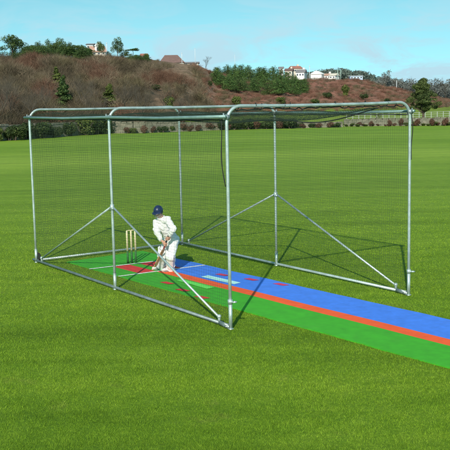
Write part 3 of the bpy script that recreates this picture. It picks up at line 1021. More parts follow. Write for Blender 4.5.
for s in 'LR':
    kn, an = J['knee' + s], J['ank' + s]
    front = (J['toe' + s] - Vector((an.x, an.y, J['toe' + s].z))).normalized()
    front = (front * 0.8 + (Vector((0.35, -0.9, 0))) * 0.3).normalized()
    top = kn + (J['hip' + s] - kn).normalized() * 0.13 + front * 0.03
    bot = an + Vector((0, 0, -0.02))
    vs, fs = [], []
    nu, nv = 28, 16
    for lay in (0, 1):
        for j in range(nv + 1):
            t = j / nv
            if t < 0.72:
                c_ = bot.lerp(kn, t / 0.72); axis = (kn - bot).normalized()
            else:
                c_ = kn.lerp(top, (t - 0.72) / 0.28); axis = (top - bot).normalized()
            fr = (front - axis * front.dot(axis)).normalized(); sdv = axis.cross(fr)
            half = 1.35 - 0.25 * max(0, t - 0.8) / 0.2
            r0 = 0.074 + 0.022 * t + (0.012 if 0.62 < t < 0.80 else 0)
            for i in range(nu + 1):
                a = -half + 2 * half * i / nu
                rr_ = r0 + (0.022 if lay == 0 else 0.0)
                if lay == 0:
                    rr_ += 0.007 * abs(math.cos(a * 5.2)) - 0.012 * (abs(a) / half) ** 6
                    if 0.60 < t < 0.82: rr_ += 0.008 * abs(math.sin((t - 0.60) / 0.22 * math.pi * 3))
                vs.append(c_ + (fr * math.cos(a) + sdv * math.sin(a)) * rr_)
    o = (nu + 1) * (nv + 1)
    for j in range(nv):
        for i in range(nu):
            q = (j * (nu + 1) + i, j * (nu + 1) + i + 1, (j + 1) * (nu + 1) + i + 1, (j + 1) * (nu + 1) + i)
            fs.append(q); fs.append(tuple(o + t for t in q[::-1]))
        for i in (0, nu):
            fs.append((j * (nu + 1) + i, (j + 1) * (nu + 1) + i, o + (j + 1) * (nu + 1) + i, o + j * (nu + 1) + i))
    for j in (0, nv):
        for i in range(nu):
            fs.append((j * (nu + 1) + i, j * (nu + 1) + i + 1, o + j * (nu + 1) + i + 1, o + j * (nu + 1) + i))
    q = MB(); q.add(vs, fs)
    pad = pb(q, 'leg_pad', M['pad_white'])
    st = MB()
    for t in (0.18, 0.42, 0.66):
        c_ = bot.lerp(kn, t / 0.72); axis = (kn - bot).normalized()
        fr = (front - axis * front.dot(axis)).normalized(); sdv = axis.cross(fr)
        st.tube([c_ + (fr * math.cos(a) + sdv * math.sin(a)) * 0.071 for a in [1.3 + 3.7 * i / 12 for i in range(13)]], 0.008, 6)
    pb(st, 'strap', M['pad_white'], parent=pad)
    f2 = MB()
    d_ = (J['toe' + s] - an); d_.z = 0; d_.normalize(); sd_ = Vector((-d_.y, d_.x, 0))
    heel = Vector((an.x, an.y, 0)) - d_ * 0.035
    for t, wv_, hv in ((0.0, 0.036, 0.048), (0.07, 0.036, 0.052), (0.13, 0.040, 0.040), (0.18, 0.042, 0.032), (0.215, 0.034, 0.026)):
        f2.ball(heel + d_ * t + Vector((0, 0, ZM + 0.014 + hv * 0.9)), (wv_, wv_, hv), 12, 8)
    f2.capsule(heel + Vector((0, 0, 0.06)), an + Vector((0, 0, 0.03)), 0.040, 0.042)
    shoe = pskin(f2, 0.007, 4, 'shoe', M['shoe'])
    so_ = MB()
    top_, bt_ = [], []
    for i in range(24):
        a = 2 * math.pi * i / 24
        c_ = heel + d_ * (0.09 + 0.145 * math.cos(a)) + sd_ * 0.043 * math.sin(a) * (1 + 0.15 * math.cos(a))
        top_.append(c_ + Vector((0, 0, ZM + 0.022))); bt_.append(c_ + Vector((0, 0, ZM + 0.003)))
    so_.add(top_ + bt_, [tuple(range(24)), tuple(reversed(range(24, 48)))] + [(i, 24 + i, 24 + (i + 1) % 24, (i + 1) % 24) for i in range(24)])
    pb(so_, 'sole', M['sole'], False, parent=shoe)

# ------------------------------------------------------------------ bat
bat = thing('cricket_bat', 'wooden cricket bat with dark red grip held low by the batsman', 'cricket bat', J['btoe'])
zb = -ax                                                     # local up the blade
face = Vector((0.90, 0.42, 0.0)); face = (face - zb * face.dot(zb)).normalized(); sdv = zb.cross(face)
bat.rotation_euler = Matrix((face, sdv, zb)).transposed().to_euler()
BL = (J['btoe'] - bspl).length
hv_ = bat.rotation_euler.to_matrix().transposed() @ (btop - J['btoe'])
vs, fs = [], []
prof = [(0.0, 0.040, 0.010), (0.012, 0.050, 0.016), (0.10, 0.054, 0.026), (0.22, 0.054, 0.030), (0.36, 0.053, 0.022), (0.42, 0.050, 0.016), (0.445, 0.036, 0.015), (0.47, 0.018, 0.014)]
for z, wv_, tk in prof:
    z *= BL / 0.44
    for fx, sy in ((0.010, -1.0), (0.013, -0.5), (0.014, 0), (0.013, 0.5), (0.010, 1.0), (-0.006, 1.0), (-tk * 0.75, 0.45), (-tk, 0.0), (-tk * 0.75, -0.45), (-0.006, -1.0)):
        vs.append((fx, sy * wv_, z))
for i in range(len(prof) - 1):
    for k in range(10):
        fs.append((i * 10 + k, i * 10 + (k + 1) % 10, (i + 1) * 10 + (k + 1) % 10, (i + 1) * 10 + k))
fs += [tuple(reversed(range(10))), tuple(range(len(prof) * 10 - 10, len(prof) * 10))]
MB().add(vs, fs).build('blade', M['willow'], bat, False, 0.004)
h0 = Vector((0, 0, BL * 0.97)); h1 = Vector(hv_)
hm_ = h0.lerp(h1, 0.42)
MB().tube([h0, hm_], 0.0170, 14).build('handle', M['grip_red'], bat, True)
gp = MB()
npt = 26
gp.tube([hm_.lerp(h1, i / npt) for i in range(npt + 1)], [0.0172 + 0.0012 * (i % 2) for i in range(npt + 1)], 14)
gp.ball(h1, (0.019, 0.019, 0.010)); gp.build('grip', M['grip_black'], bat, True)


# ------------------------------------------------------------------ vegetation generators
def leaves(blobs, n, size, seed, flat=0.35, shell=0.55):
    """n kite-shaped leaf clumps spread through the volume of ellipsoid blobs (c, r)."""
    g = np.random.default_rng(seed)
    wts = np.array([b[1][0] * b[1][1] + b[1][0] * b[1][2] for b in blobs]); wts /= wts.sum()
    idx = g.choice(len(blobs), n, p=wts)
    C = np.array([b[0] for b in blobs])[idx]; Rr = np.array([b[1] for b in blobs])[idx]
    d = g.normal(size=(n, 3)); d /= np.linalg.norm(d, axis=1)[:, None]
    rad_ = shell + (1.08 - shell) * g.random(n) ** 0.7
    P = C + d * Rr * rad_[:, None]
    nr_ = d + g.normal(size=(n, 3)) * 0.55; nr_ /= np.linalg.norm(nr_, axis=1)[:, None]
    t = np.cross(nr_, g.normal(size=(n, 3))); t /= np.linalg.norm(t, axis=1)[:, None]
    bb = np.cross(nr_, t)
    s = size * g.uniform(0.55, 1.35, n)[:, None]
    V = np.stack([P - t * s, P + bb * s * flat * 1.2 + nr_ * s * 0.15, P + t * s, P - bb * s * flat * 1.2 - nr_ * s * 0.1], axis=1).reshape(-1, 3)
    F = np.arange(n * 4).reshape(-1, 4)
    return V, F


def branch_tree(seed, height, r0, spread, levels=4, kids=3, mb=None, lift=0.25, first=0.3):
    g = random.Random(seed)
    mb = mb or MB()
    tips = []

    def grow(p, d, ln, r, lv):
        n_ = 3
        pts = [p]; q = p.copy(); dd = d.copy()
        for i in range(n_):
            dd = (dd + Vector((g.uniform(-1, 1), g.uniform(-1, 1), g.uniform(-0.3, 1) * lift * 2)) * 0.16).normalized()
            q = q + dd * ln / n_
            pts.append(q.copy())
        mb.tube(pts, [r * (1 - 0.5 * i / n_) for i in range(n_ + 1)], 5 if lv < 2 else 3, False)
        if lv >= levels:
            tips.append(q); return
        for k in range(kids + (1 if lv == 0 else 0)):
            t = g.uniform(0.45, 1.0) if lv else g.uniform(first, 1.0)
            i = min(n_ - 1, int(t * n_)); b0 = pts[i].lerp(pts[i + 1], t * n_ - i if t < 1 else 1)
            a = g.uniform(0, 2 * math.pi)
            nd = (dd + Vector((math.cos(a), math.sin(a), g.uniform(-0.1, 0.5))) * spread * g.uniform(0.6, 1.2)).normalized()
            grow(b0, nd, ln * g.uniform(0.5, 0.75), r * 0.48, lv + 1)
    grow(Vector((0, 0, -0.2)), Vector((0, 0, 1)), height * 0.45, r0, 0)
    return mb, tips


def pine_proto(name, seed, h, wd, mat_, n, leaf, shape='pine'):
    g = random.Random(seed)
    root = thing(name, 'x', 'tree')
    blobs = []
    if shape == 'pine':
        for k in range(11):
            t = (k + 0.5) / 11
            z = h * (0.22 + 0.72 * t)
            rr_ = wd * 0.5 * (1.0 - t) ** 0.7 + 0.12 * wd
            a = g.uniform(0, 6.28); o = rr_ * 0.55
            blobs.append(((o * math.cos(a), o * math.sin(a), z), (rr_ * 0.75, rr_ * 0.75, h * 0.085)))
            blobs.append(((-o * math.cos(a + .6), -o * math.sin(a + .6), z - h * 0.03), (rr_ * 0.65, rr_ * 0.65, h * 0.07)))
    elif shape == 'round':
        for k in range(16):
            a = g.uniform(0, 6.28); z = h * g.uniform(0.35, 0.88); o = wd * 0.5 * g.uniform(0.2, 0.75) * (1.25 - abs(z / h - 0.55) * 1.4)
            rr_ = wd * g.uniform(0.13, 0.22)
            blobs.append(((o * math.cos(a), o * math.sin(a), z), (rr_, rr_, rr_ * 0.75)))
    elif shape == 'umbrella':
        for k in range(9):
            a = g.uniform(0, 6.28); o = wd * 0.5 * g.uniform(0.1, 0.8)
            rr_ = wd * g.uniform(0.16, 0.24)
            blobs.append(((o * math.cos(a), o * math.sin(a), h * g.uniform(0.74, 0.93)), (rr_, rr_, rr_ * 0.4)))
    elif shape == 'cone':
        for k in range(14):
            t = (k + 0.5) / 14
            z = h * (0.08 + 0.88 * t); rr_ = wd * 0.5 * (1.0 - t * 0.8)
            a = g.uniform(0, 6.28)
            blobs.append(((rr_ * .4 * math.cos(a), rr_ * .4 * math.sin(a), z), (rr_ * 0.75, rr_ * 0.75, h * 0.06)))
    V, F = leaves(blobs, n, leaf, seed)
    link('crown', np_mesh('crown', V, F, mat_), root)
    tb = MB()
    top = h * (0.86 if shape != 'umbrella' else 0.78)
    tb.tube([(0, 0, -0.6), (0.02 * h * g.uniform(-1, 1), 0, h * 0.3), (0.03 * h * g.uniform(-1, 1), 0.02 * h, h * 0.6), (0, 0, top)], [h * 0.026, h * 0.021, h * 0.014, h * 0.004], 7)
    for b_ in blobs[::2]:
        c_ = Vector(b_[0])
        tb.tube([(0, 0, max(h * 0.12, c_.z - h * 0.14)), c_ * 0.5 + Vector((0, 0, c_.z * 0.47)), c_], [h * 0.009, h * 0.006, h * 0.002], 4, False)
    tb.build('trunk', M['bark'], root, True)
    return root


def bush_proto(name, seed, mat_, n, leaf, ht=1.0, wd=1.0, stems=True):
    g = random.Random(seed)
    root = thing(name, 'x', 'bush')
    blobs = []
    for k in range(7):
        a = g.uniform(0, 6.28); o = wd * 0.5 * g.uniform(0, 0.65); rr_ = wd * g.uniform(0.16, 0.28)
        blobs.append(((o * math.cos(a), o * math.sin(a), ht * g.uniform(0.25, 0.72)), (rr_, rr_, ht * g.uniform(0.2, 0.3))))
    V, F = leaves(blobs, n, leaf, seed)
    link('foliage', np_mesh('foliage', V, F, mat_), root)
    if stems:
        tb = MB()
        for k in range(5):
            a = g.uniform(0, 6.28)
            tb.tube([(0, 0, -0.2), (0.12 * wd * math.cos(a), 0.12 * wd * math.sin(a), ht * 0.3), (0.28 * wd * math.cos(a), 0.28 * wd * math.sin(a), ht * 0.65)], [0.03 * ht, 0.02 * ht, 0.008 * ht], 4, False)
        tb.build('stem', M['bark'], root)
    return root


used = {}


def put(proto, px, d, sc, rz=None, label=None, cat=None, group=None, sxy=1.0, sink=0.0, at=None):
    """First call moves the prototype itself, later calls copy it with its parts."""
    if proto.name in used: o = copy_tree(proto)
    else: o = proto; used[proto.name] = 1
    p = at if at is not None else place(px, d)
    o.location = (p.x, p.y, p.z - sink)
    o.rotation_euler = (0, 0, rnd.uniform(0, 6.28) if rz is None else rz)
    o.scale = (sc * sxy, sc * sxy, sc)
    for k in ('group',):
        if k in o: del o[k]
    tag(o, label, cat, group)
    return o


def px_size(npx, d): return npx * d / FOC


PINES = [pine_proto('pine_tree', 20 + k, 8.0, 5.2, M['pine_a'], 3000, 0.20) for k in range(3)]
PINES_D = [pine_proto('pine_tree', 40 + k, 8.0, 5.6, M['pine_b'], 3000, 0.20) for k in range(2)]
ROUND = [pine_proto('broad_tree', 60 + k, 6.0, 6.0, M['pine_b'], 3200, 0.17, 'round') for k in range(2)]
UMB = pine_proto('umbrella_pine', 71, 4.0, 3.6, M['pine_b'], 1500, 0.14, 'umbrella')
CONE = [pine_proto('conifer', 80 + k, 8.0, 3.8, M[c], 4800, 0.24, 'cone') for k, c in enumerate(('olive', 'pine_b'))]
BUSH_O = [bush_proto('evergreen_bush', 90 + k, M['olive'], 1700, 0.055) for k in range(2)]
BUSH_I = [bush_proto('ivy_bush', 95 + k, M['ivy'], 1700, 0.055) for k in range(2)]
BUSH_R = bush_proto('russet_bush', 99, M['russet'], 1700, 0.05)

# dense pine stand on the red slope
g = random.Random(11)
top_line = [(216, 68), (224, 64.5), (240, 64), (252, 64), (266, 63.5), (280, 67), (292, 72), (302, 76), (311, 80)]
bot_line = [(216, 86), (230, 91), (250, 93), (270, 96), (290, 97), (311, 93)]
cnt = 0
for row, (tt, nn) in enumerate(((0.12, 12), (0.42, 12), (0.72, 11), (1.0, 10))):
    for k in range(nn):
        px = 217 + (93) * (k + 0.5) / nn + g.uniform(-3, 3)
        yt = np.interp(px, [a for a, _ in top_line], [b for _, b in top_line]); yb = np.interp(px, [a for a, _ in bot_line], [b for _, b in bot_line])
        y_base = yb + (yt + 9 - yb) * (1 - tt) * 0.75 + g.uniform(-1, 1)
        # find the distance where the hillside shows at that elevation
        best = min(np.linspace(170, 330, 81), key=lambda d: abs((109.4 - 0.02 * px) - (ground_at(px, d) - CAM.z) / d * FOC - y_base))
        hpx = (y_base - yt) if row == 0 else g.uniform(12, 17)
        hpx = max(9, min(hpx, 19))
        if px > 303: hpx = min(hpx, 13)
        s_ = px_size(hpx, best) / 8.0
        put(g.choice(PINES + PINES_D[:1]), px, best, s_, label='dark green pine in the dense stand on the red slope', cat='tree', group='pines of the dense stand', sxy=g.uniform(1.15, 1.5), sink=0.3)

# trees along the left skyline
def on_slope(px, y, lo=None, hi=None):
    e, fd, fz, cdist, cz = knots(px)
    return min(np.linspace(lo or fd, hi or cdist, 120), key=lambda d: abs((109.4 - 0.02 * px) - (ground_at(px, d) - CAM.z) / d * FOC - y))


def crest(px): return knots(px)[3]


sky_trees = [
    (ROUND[0], 20, 37, 61, 30, 'broad dark tree, largest on the skyline at far left', 'tree', None),
    (PINES_D[0], 45, 43.5, 60, 12, 'pointed dark conifer right of the broad skyline tree', 'tree', None),
    (PINES[0], 55, 41, 60, 11, 'tall thin topped conifer on the left skyline', 'tree', None),
    (ROUND[1], 67, 41, 60, 17, 'rounded dark tree on the left skyline between thin conifer and house', 'tree', None),
    (UMB, 83, 39.5, 52, 12, 'flat topped pine just left of the skyline house', 'tree', None),
    (PINES_D[1], 76, 44, 60, 11, 'low dark conifer below the flat topped pine', 'tree', None),
    (UMB, 97, 41, 50, 11, 'flat topped pine behind the roof of the skyline house', 'tree', None),
    (ROUND[0], 107, 42.5, 60, 10, 'dark tree against the right gable of the skyline house', 'tree', None),
    (ROUND[1], 123, 40, 60, 15, 'tall dark tree standing alone right of the skyline house', 'tree', None),
    (UMB, 138, 49.5, 60, 15, 'low spreading dark tree on the skyline right of the tall lone tree', 'tree', None),
    (ROUND[0], 3, 44, 60, 9, 'small dark tree cut by the left edge of the picture', 'tree', None),
    (BUSH_O[0], 152, 53, 59, 7, 'small olive bush on the ridge left of the brown hipped roof', 'bush', None),
    (PINES[1], 34, 47, 60, 9, 'low conifer beside the broad skyline tree', 'tree', None),
    (PINES[0], 40, 47.5, 60, 9, 'short conifer between the pointed conifer and the broad tree', 'tree', None),
    (PINES_D[0], 61, 44, 60, 12, 'dark conifer filling the gap left of the rounded skyline tree', 'tree', None),
    (PINES[1], 50, 46, 60, 10, 'low green conifer right of the pointed conifer', 'tree', None),
    (PINES_D[1], 93, 50, 60, 10, 'low dark conifer before the left gable of the pink roof', 'tree', None),
    (ROUND[1], 131, 52, 60, 9, 'small dark tree filling the gap right of the tall lone tree', 'tree', None),
    (PINES[2], 88, 47, 60, 10, 'mid green conifer left of the pink roof', 'tree', None),
]
base_h = {p.name: h for p, h in [(ROUND[0], 6), (ROUND[1], 6), (UMB, 4), (BUSH_O[0], 1.0), (BUSH_O[1], 1.0), (BUSH_I[0], 1.0), (BUSH_I[1], 1.0), (BUSH_R, 1.0)] + [(p, 8) for p in PINES + PINES_D + CONE]}
base_w = {p.name: h for p, h in [(ROUND[0], 7), (ROUND[1], 7), (UMB, 3.9), (BUSH_O[0], 1.1), (BUSH_O[1], 1.1), (BUSH_I[0], 1.1), (BUSH_I[1], 1.1), (BUSH_R, 1.1)] + [(p, 5.6) for p in PINES + PINES_D] + [(p, 3.0) for p in CONE]}


def put_px(pr, px, y0, y1, wpx, label, cat, group=None, d=None):
    nm = pr.name
    d = d or crest(px) - 4
    h_ = px_size(y1 - y0, d); w_ = px_size(wpx, d)
    s_ = h_ / base_h[nm]
    z = CAM.z + d * ((109.4 - 0.02 * px) - y1) / FOC
    p = place(px, d)
    return put(pr, px, d, s_, None, label, cat, group, sxy=(w_ / base_w[nm]) / s_, at=Vector((p.x, p.y, min(z, p.z))) if abs(z - p.z) < 3 else p)


for t in sky_trees: put_px(*t)

CLEAR = []
for k in range(44):
    px = rnd.choice((rnd.uniform(-14, 40), rnd.uniform(28, 98), rnd.uniform(28, 98), rnd.uniform(84, 158)))
    d = crest(px) - rnd.uniform(0, 16)
    hp = rnd.uniform(10, 16.5) * (1.0 if px < 112 else 0.55)
    CLEAR.append((px, d, hp * 0.7))
    pr = rnd.choice(PINES + PINES_D + PINES_D + ROUND)
    put(pr, px, d, px_size(hp, d) / base_h[pr.name], label='dark evergreen in the low belt of trees along the left skyline', cat='tree', group='evergreen belt on the left skyline', sxy=rnd.uniform(1.2, 1.8), sink=0.3)

# evergreens scattered down the slopes
slope = [
    (CONE[0], 62, 68, 86, 11, 'light olive topped conifer high among the bare scrub', 'tree'),
    (CONE[1], 68, 76, 112, 17, 'tall dark conifer in the bare scrub above the back corner post', 'tree'),
    (CONE[0], 113, 84, 108, 17, 'bushy olive conifer low on the brown slope', 'tree'),
    (BUSH_O[0], 172, 96, 108, 16, 'olive bush below the brown slope near the middle post', 'bush'),
    (BUSH_O[1], 240, 96, 108, 14, 'bright olive bush at the foot of the pine stand', 'bush'),
    (BUSH_I[0], 213, 80, 88, 8, 'small dark bush left of the pine stand', 'bush'),
    (PINES_D[1], 303, 80, 94, 12, 'dark pine standing apart at the right end of the stand', 'tree'),
    (BUSH_O[0], 347, 85, 98, 11, 'tall olive bush on the red slope right of centre', 'bush'),
    (BUSH_I[1], 330, 92, 99, 12, 'low dark bush on the red slope', 'bush'),
    (BUSH_O[1], 284, 97, 105, 14, 'olive bush under the pines on the red bank', 'bush'),
    (BUSH_I[0], 366, 93, 100, 11, 'dark bush low on the red slope', 'bush'),
    (BUSH_I[1], 160, 84, 91, 13, 'dark ivy bush half way up the brown slope', 'bush'),
    (BUSH_I[0], 388, 98, 104, 10, 'dark bush at the foot of the red slope left of the field tree', 'bush'),
    (BUSH_O[0], 318, 99, 106, 16, 'olive bush at the foot of the red slope', 'bush'),
]
for pr, px, y0, y1, wpx, lab, cat in slope:
    CLEAR.append((px, on_slope(px, y1), wpx))
    put_px(pr, px, y0, y1, wpx, lab, cat, d=on_slope(px, y1))

# line of bushes along the far edge of the field
edge_d = lambda px: np.interp(px, [p for p, _ in EDGE], [d for _, d in EDGE])
for k, (px, w_, h_) in enumerate(((391, 7, 7.5), (402, 9, 8.5), (418, 9, 8), (433, 9, 8), (446, 10, 8.5), (372, 8, 6), (360, 9, 5))):
    d = edge_d(px) + 2.0
    s_ = px_size(h_, d)
    put(BUSH_R, px, d, s_, label='rounded russet bush in the row along the wall at the right', cat='bush', group='russet bushes along the wall', sxy=px_size(w_, d) / 1.1 / s_)
gg = random.Random(5)
for k in range(26):
    px = -8 + k * 4.9 + gg.uniform(-1.5, 1.5)
    d = edge_d(px) + gg.uniform(-1.2, 3.0)
    h_ = px_size(gg.uniform(9, 19), d)
    pr = gg.choice(BUSH_I + BUSH_I + BUSH_O[:1])
    put(pr, px, d, h_, label='dark ivy clad bush in the hedge along the left field edge', cat='bush', group='hedge bushes at the left field edge', sxy=gg.uniform(0.8, 1.5))
for k in range(24):
    px = 128 + k * 9.2 + gg.uniform(-2, 2)
    if 352 < px: continue
    d = edge_d(px) + gg.uniform(-1.0, 1.4)
    hp = gg.uniform(5, 9) if px < 225 else gg.uniform(7, 13) if px < 300 else gg.uniform(3.5, 7)
    h_ = px_size(hp, d)
    pr = gg.choice(BUSH_I + [BUSH_R] + BUSH_O[1:])
    put(pr, px, d, h_, label='low scrubby bush behind the middle of the field edge', cat='bush', group='scrubby bushes at the middle field edge', sxy=gg.uniform(1.1, 2.0))

for k in range(17):
    px = 226 + k * 4.7 + gg.uniform(-1.5, 1.5)
    d = edge_d(px) + gg.uniform(-0.6, 1.6)
    hp = gg.uniform(7, 12) * (1.0 if px < 292 else 0.65)
    put(gg.choice(BUSH_I + BUSH_I + [BUSH_R]), px, d, px_size(hp, d), label='dark hedge bush behind the near corner post', cat='bush', group='dark hedge behind the open end of the cage', sxy=gg.uniform(1.2, 1.8))
for k in range(22):
    px = 342 + k * 5.4 + gg.uniform(-2, 2)
    d = edge_d(px) + gg.uniform(1.5, 3.4)
    put(gg.choice([BUSH_R] + BUSH_O), px, d, px_size(gg.uniform(2.2, 4.6), d), label='low straggly plant at the foot of the pale right wall', cat='bush', group='low plants along the right wall', sxy=gg.uniform(1.6, 3.0))
# the lone field tree at the right
ft = thing('field_tree', 'spreading olive green tree standing alone behind the right end of the cage', 'tree')
FTH = px_size(44, 132)
blobs = []
g = random.Random(8)
for k in range(120):
    t = (k + g.random()) / 120
    z = FTH * (0.30 + 0.65 * t)
    wmax = FTH * (0.05 + 0.36 * (1 - t ** 1.35) ** 0.85) * (0.75 if t < 0.06 else 1)
    a = g.uniform(0, 6.28); o = wmax * g.uniform(0.1, 1.0) * g.uniform(0.75, 1.1)
    rr_ = FTH * g.uniform(0.040, 0.080)
    blobs.append(((o * math.cos(a), o * math.sin(a), z), (rr_ * 1.15, rr_ * 1.15, rr_ * 0.75)))
V, F = leaves(blobs, 24000, 0.10, 77, shell=0.3)
link('crown', np_mesh('crown', V, F, M['olive_dark']), ft)
tb = MB()
tb.tube([(0, 0, -0.3), (0.05, 0, FTH * 0.2), (-0.05, 0.05, FTH * 0.45), (0, 0, FTH * 0.85)], [0.19, 0.15, 0.11, 0.03], 8)
for b_ in blobs:
    c_ = Vector(b_[0])
    tb.tube([(0, 0, max(FTH * 0.2, c_.z - FTH * 0.2)), c_ * 0.5 + Vector((0, 0, c_.z * 0.44)), c_], [0.06, 0.04, 0.012], 4, False)
tb.build('trunk', M['bark'], ft, True)
ft.location = place(424, 132)

# small forked bare tree left of it
for (px, d, hp, sd_, lab) in ((378, 124, 20, 3, 'small forked bare tree left of the spreading field tree'),
                              (238, 128, 15, 4, 'bare dark bush tree just right of the near corner post top')):
    t_ = thing('bare_tree', lab, 'tree', place(px, d))
    hh = px_size(hp, d)
    mbb, tips = branch_tree(sd_, hh * 1.15, hh * 0.03, 1.0, 4, 3, first=0.15)
    mbb.build('trunk', M['bark_grey'], t_)

# bare trees along the foot of the left slope
BARE = []
for k in range(4):
    t_ = thing('bare_tree', 'x', 'tree')
    mbb, tips = branch_tree(30 + k, 7.0, 0.085, 0.72, 5, 4, first=0.2)
    mbb.build('trunk', M['bark_grey'], t_)
    BARE.append(t_)
gg = random.Random(21)
for k in range(34):
    px = -12 + k * 6.2 + gg.uniform(-3, 3)
    d = edge_d(px) + gg.uniform(5, 26)
    if any(abs(px - a) < 7 for a in (62, 67, 113)): continue
    put(gg.choice(BARE), px, d, gg.uniform(0.7, 1.12) * (1.0 if px < 130 else 0.7), label='bare brown winter tree at the foot of the left slope', cat='tree', group='bare trees at the foot of the left slope')
bsk = put(BARE[0], 209, crest(209) - 5, px_size(14, crest(209)) / 6.4, label='bare rounded tree on the ridge left of the pine stand', cat='tree', sxy=1.3)


# ------------------------------------------------------------------ scrub covering the hillside (uncountable)
def twig_clump(seed, n, h, wd):
    """a bare shrub: fans of thin twigs, each a slim blade with two side twigs"""
    g = np.random.default_rng(seed)
    V = []
    for i in range(n):
        a = g.uniform(0, 6.28); out = g.uniform(0.1, 1) * wd * 0.5
        b0 = np.array((0.25 * out * math.cos(a), 0.25 * out * math.sin(a), 0))
        tp = np.array((out * math.cos(a), out * math.sin(a), h * g.uniform(0.55, 1.0) * (1 - 0.3 * (out / wd * 2) ** 2)))
        for (p0, p1, w0) in ((b0, tp, 0.05), (b0 * .5 + tp * .5, tp + g.normal(size=3) * 0.25 * h * np.array((1, 1, 0.5)), 0.035), (b0 * .35 + tp * .65, tp + g.normal(size=3) * 0.22 * h * np.array((1, 1, 0.5)), 0.035), (b0 * .25 + tp * .75, tp + g.normal(size=3) * 0.2 * h * np.array((1, 1, 0.6)), 0.03)):
            s = np.cross(p1 - p0, g.normal(size=3)); s /= np.linalg.norm(s) + 1e-9
            V += [p0 - s * w0 * h * 0.17, p0 + s * w0 * h * 0.17, p1]
    return np.array(V)


CL_T = [twig_clump(k, 60, 1.0, 1.3) for k in range(6)]
gs = np.random.default_rng(9)


def scrub(name, label, mats, spots):
    Vs, mi = [], []
    for (p, s, sx, m_i) in spots:
        c_ = CL_T[gs.integers(len(CL_T))]
        a = gs.uniform(0, 6.28); ca, sa = math.cos(a), math.sin(a)
        q = np.empty_like(c_)
        q[:, 0] = (c_[:, 0] * ca - c_[:, 1] * sa) * s * sx + p.x
        q[:, 1] = (c_[:, 0] * sa + c_[:, 1] * ca) * s * sx + p.y
        q[:, 2] = c_[:, 2] * s + p.z - 0.1
        Vs.append(q); mi.append(np.full(len(c_) // 3, m_i))
    V = np.concatenate(Vs)
    me = np_mesh(name, V, np.arange(len(V)).reshape(-1, 3), mats, np.concatenate(mi))
    tag(link(name, me), label, 'scrub', kind='stuff')


def patch(px, d, a, b):
    return 0.5 + 0.25 * (math.sin(px * 0.083 * a + 1.3 * math.sin(d * 0.06 + b)) + math.sin(d * 0.11 * a + 1.7 * math.sin(px * 0.05 + b * 2)))


spots = []
for k in range(4200):
    px = gs.uniform(-70, 216)
    e, fd, fz, cdist, cz = knots(px)
    d = fd - 2 + (cdist + 1 - fd) * gs.random() ** 0.9
    t = (d - fd) / (cdist - fd)
    if any(abs(px - a) < w_ * 0.5 + 2.0 and dt - (40 if dt < crest(a) - 20 else 9) < d < dt + 2 for a, dt, w_ in CLEAR): continue
    open_ = max(0.0, min(1.0, (px - 118) / 60)) * (0.35 + 0.65 * t)
    if gs.random() < open_ * (0.62 + 0.9 * patch(px, d, 2.1, 0.4)): continue
    dense = patch(px, d, 1.6, 2.2)
    s_ = gs.uniform(1.3, 2.6) + 1.9 * dense * gs.random()
    s_ *= 1.0 if px < 130 else 0.8
    if t > 0.72: s_ *= max(0.28, 1 - (t - 0.72) * 3.4)
    pm = patch(px, d, 1.2, 4.0) + gs.normal() * 0.13 - 0.25 * (t - 0.4) * (px < 140)
    pm -= 0.22 * open_
    m_i = 1 if pm > 0.66 else 3 if pm > 0.50 else 0 if pm > 0.26 else 2
    spots.append((place(px, d), s_, gs.uniform(0.8, 1.3), m_i))
scrub('hillside_scrub', 'dense bare brown winter scrub covering the left hillside', [M['twig'], M['twig_dark'], M['russet'], M['twig_olive']], spots)
spots = []
for k in range(2600):
    px = gs.uniform(196, 520)
    e, fd, fz, cdist, cz = knots(px)
    d = fd - 6 + (cdist + 4 - fd) * gs.random()
    spots.append((place(px, d), gs.uniform(0.5, 1.25), gs.uniform(1.2, 2.2), (3 if patch(px, d, 2.4, 1.1) > 0.66 and gs.random() < 0.7 else 2 if patch(px, d, 1.7, 3.0) > 0.64 and gs.random() < 0.7 else 0 if gs.random() < 0.75 else 1)))
scrub('bracken', 'dead reddish bracken and low scrub covering the right hillside', [M['bracken'], M['russet'], M['twig'], M['twig_olive']], spots)


# distant woods beyond the ridge, each one mass
def wood(name, label, mat_, prof, d0, d1, n, hgt, leafsz, seed):
    g = random.Random(seed); blobs = []
    for k in range(n):
        px = g.uniform(prof[0][0], prof[-1][0]); d = g.uniform(d0, d1)
        yt = np.interp(px, [a for a, *_ in prof], [b for _, b, *_ in prof]); yb = np.interp(px, [a for a, *_ in prof], [c for *_, c in prof])
        y_ = yt + (yb - yt) * g.random() ** 1.2
        p = far(px, y_, d); rr_ = hgt * g.uniform(0.5, 1.0)
        blobs.append(((p.x, p.y, p.z - rr_ * 0.7), (rr_, rr_, rr_ * 0.9)))
    V, F = leaves(blobs, n * 110, leafsz, seed, shell=0.5)
    tag(link(name, np_mesh(name, V, F, mat_)), label, 'wood', kind='stuff')


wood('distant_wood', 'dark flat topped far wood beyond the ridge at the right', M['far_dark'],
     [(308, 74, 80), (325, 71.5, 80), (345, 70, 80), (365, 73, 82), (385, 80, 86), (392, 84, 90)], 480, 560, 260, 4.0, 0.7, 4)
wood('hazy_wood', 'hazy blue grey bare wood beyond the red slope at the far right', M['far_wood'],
     [(374, 81, 92), (388, 78, 95), (400, 81, 99), (412, 84, 101), (430, 85, 104), (450, 84, 106), (520, 84, 108)], 372, 430, 900, 3.0, 0.42, 5)
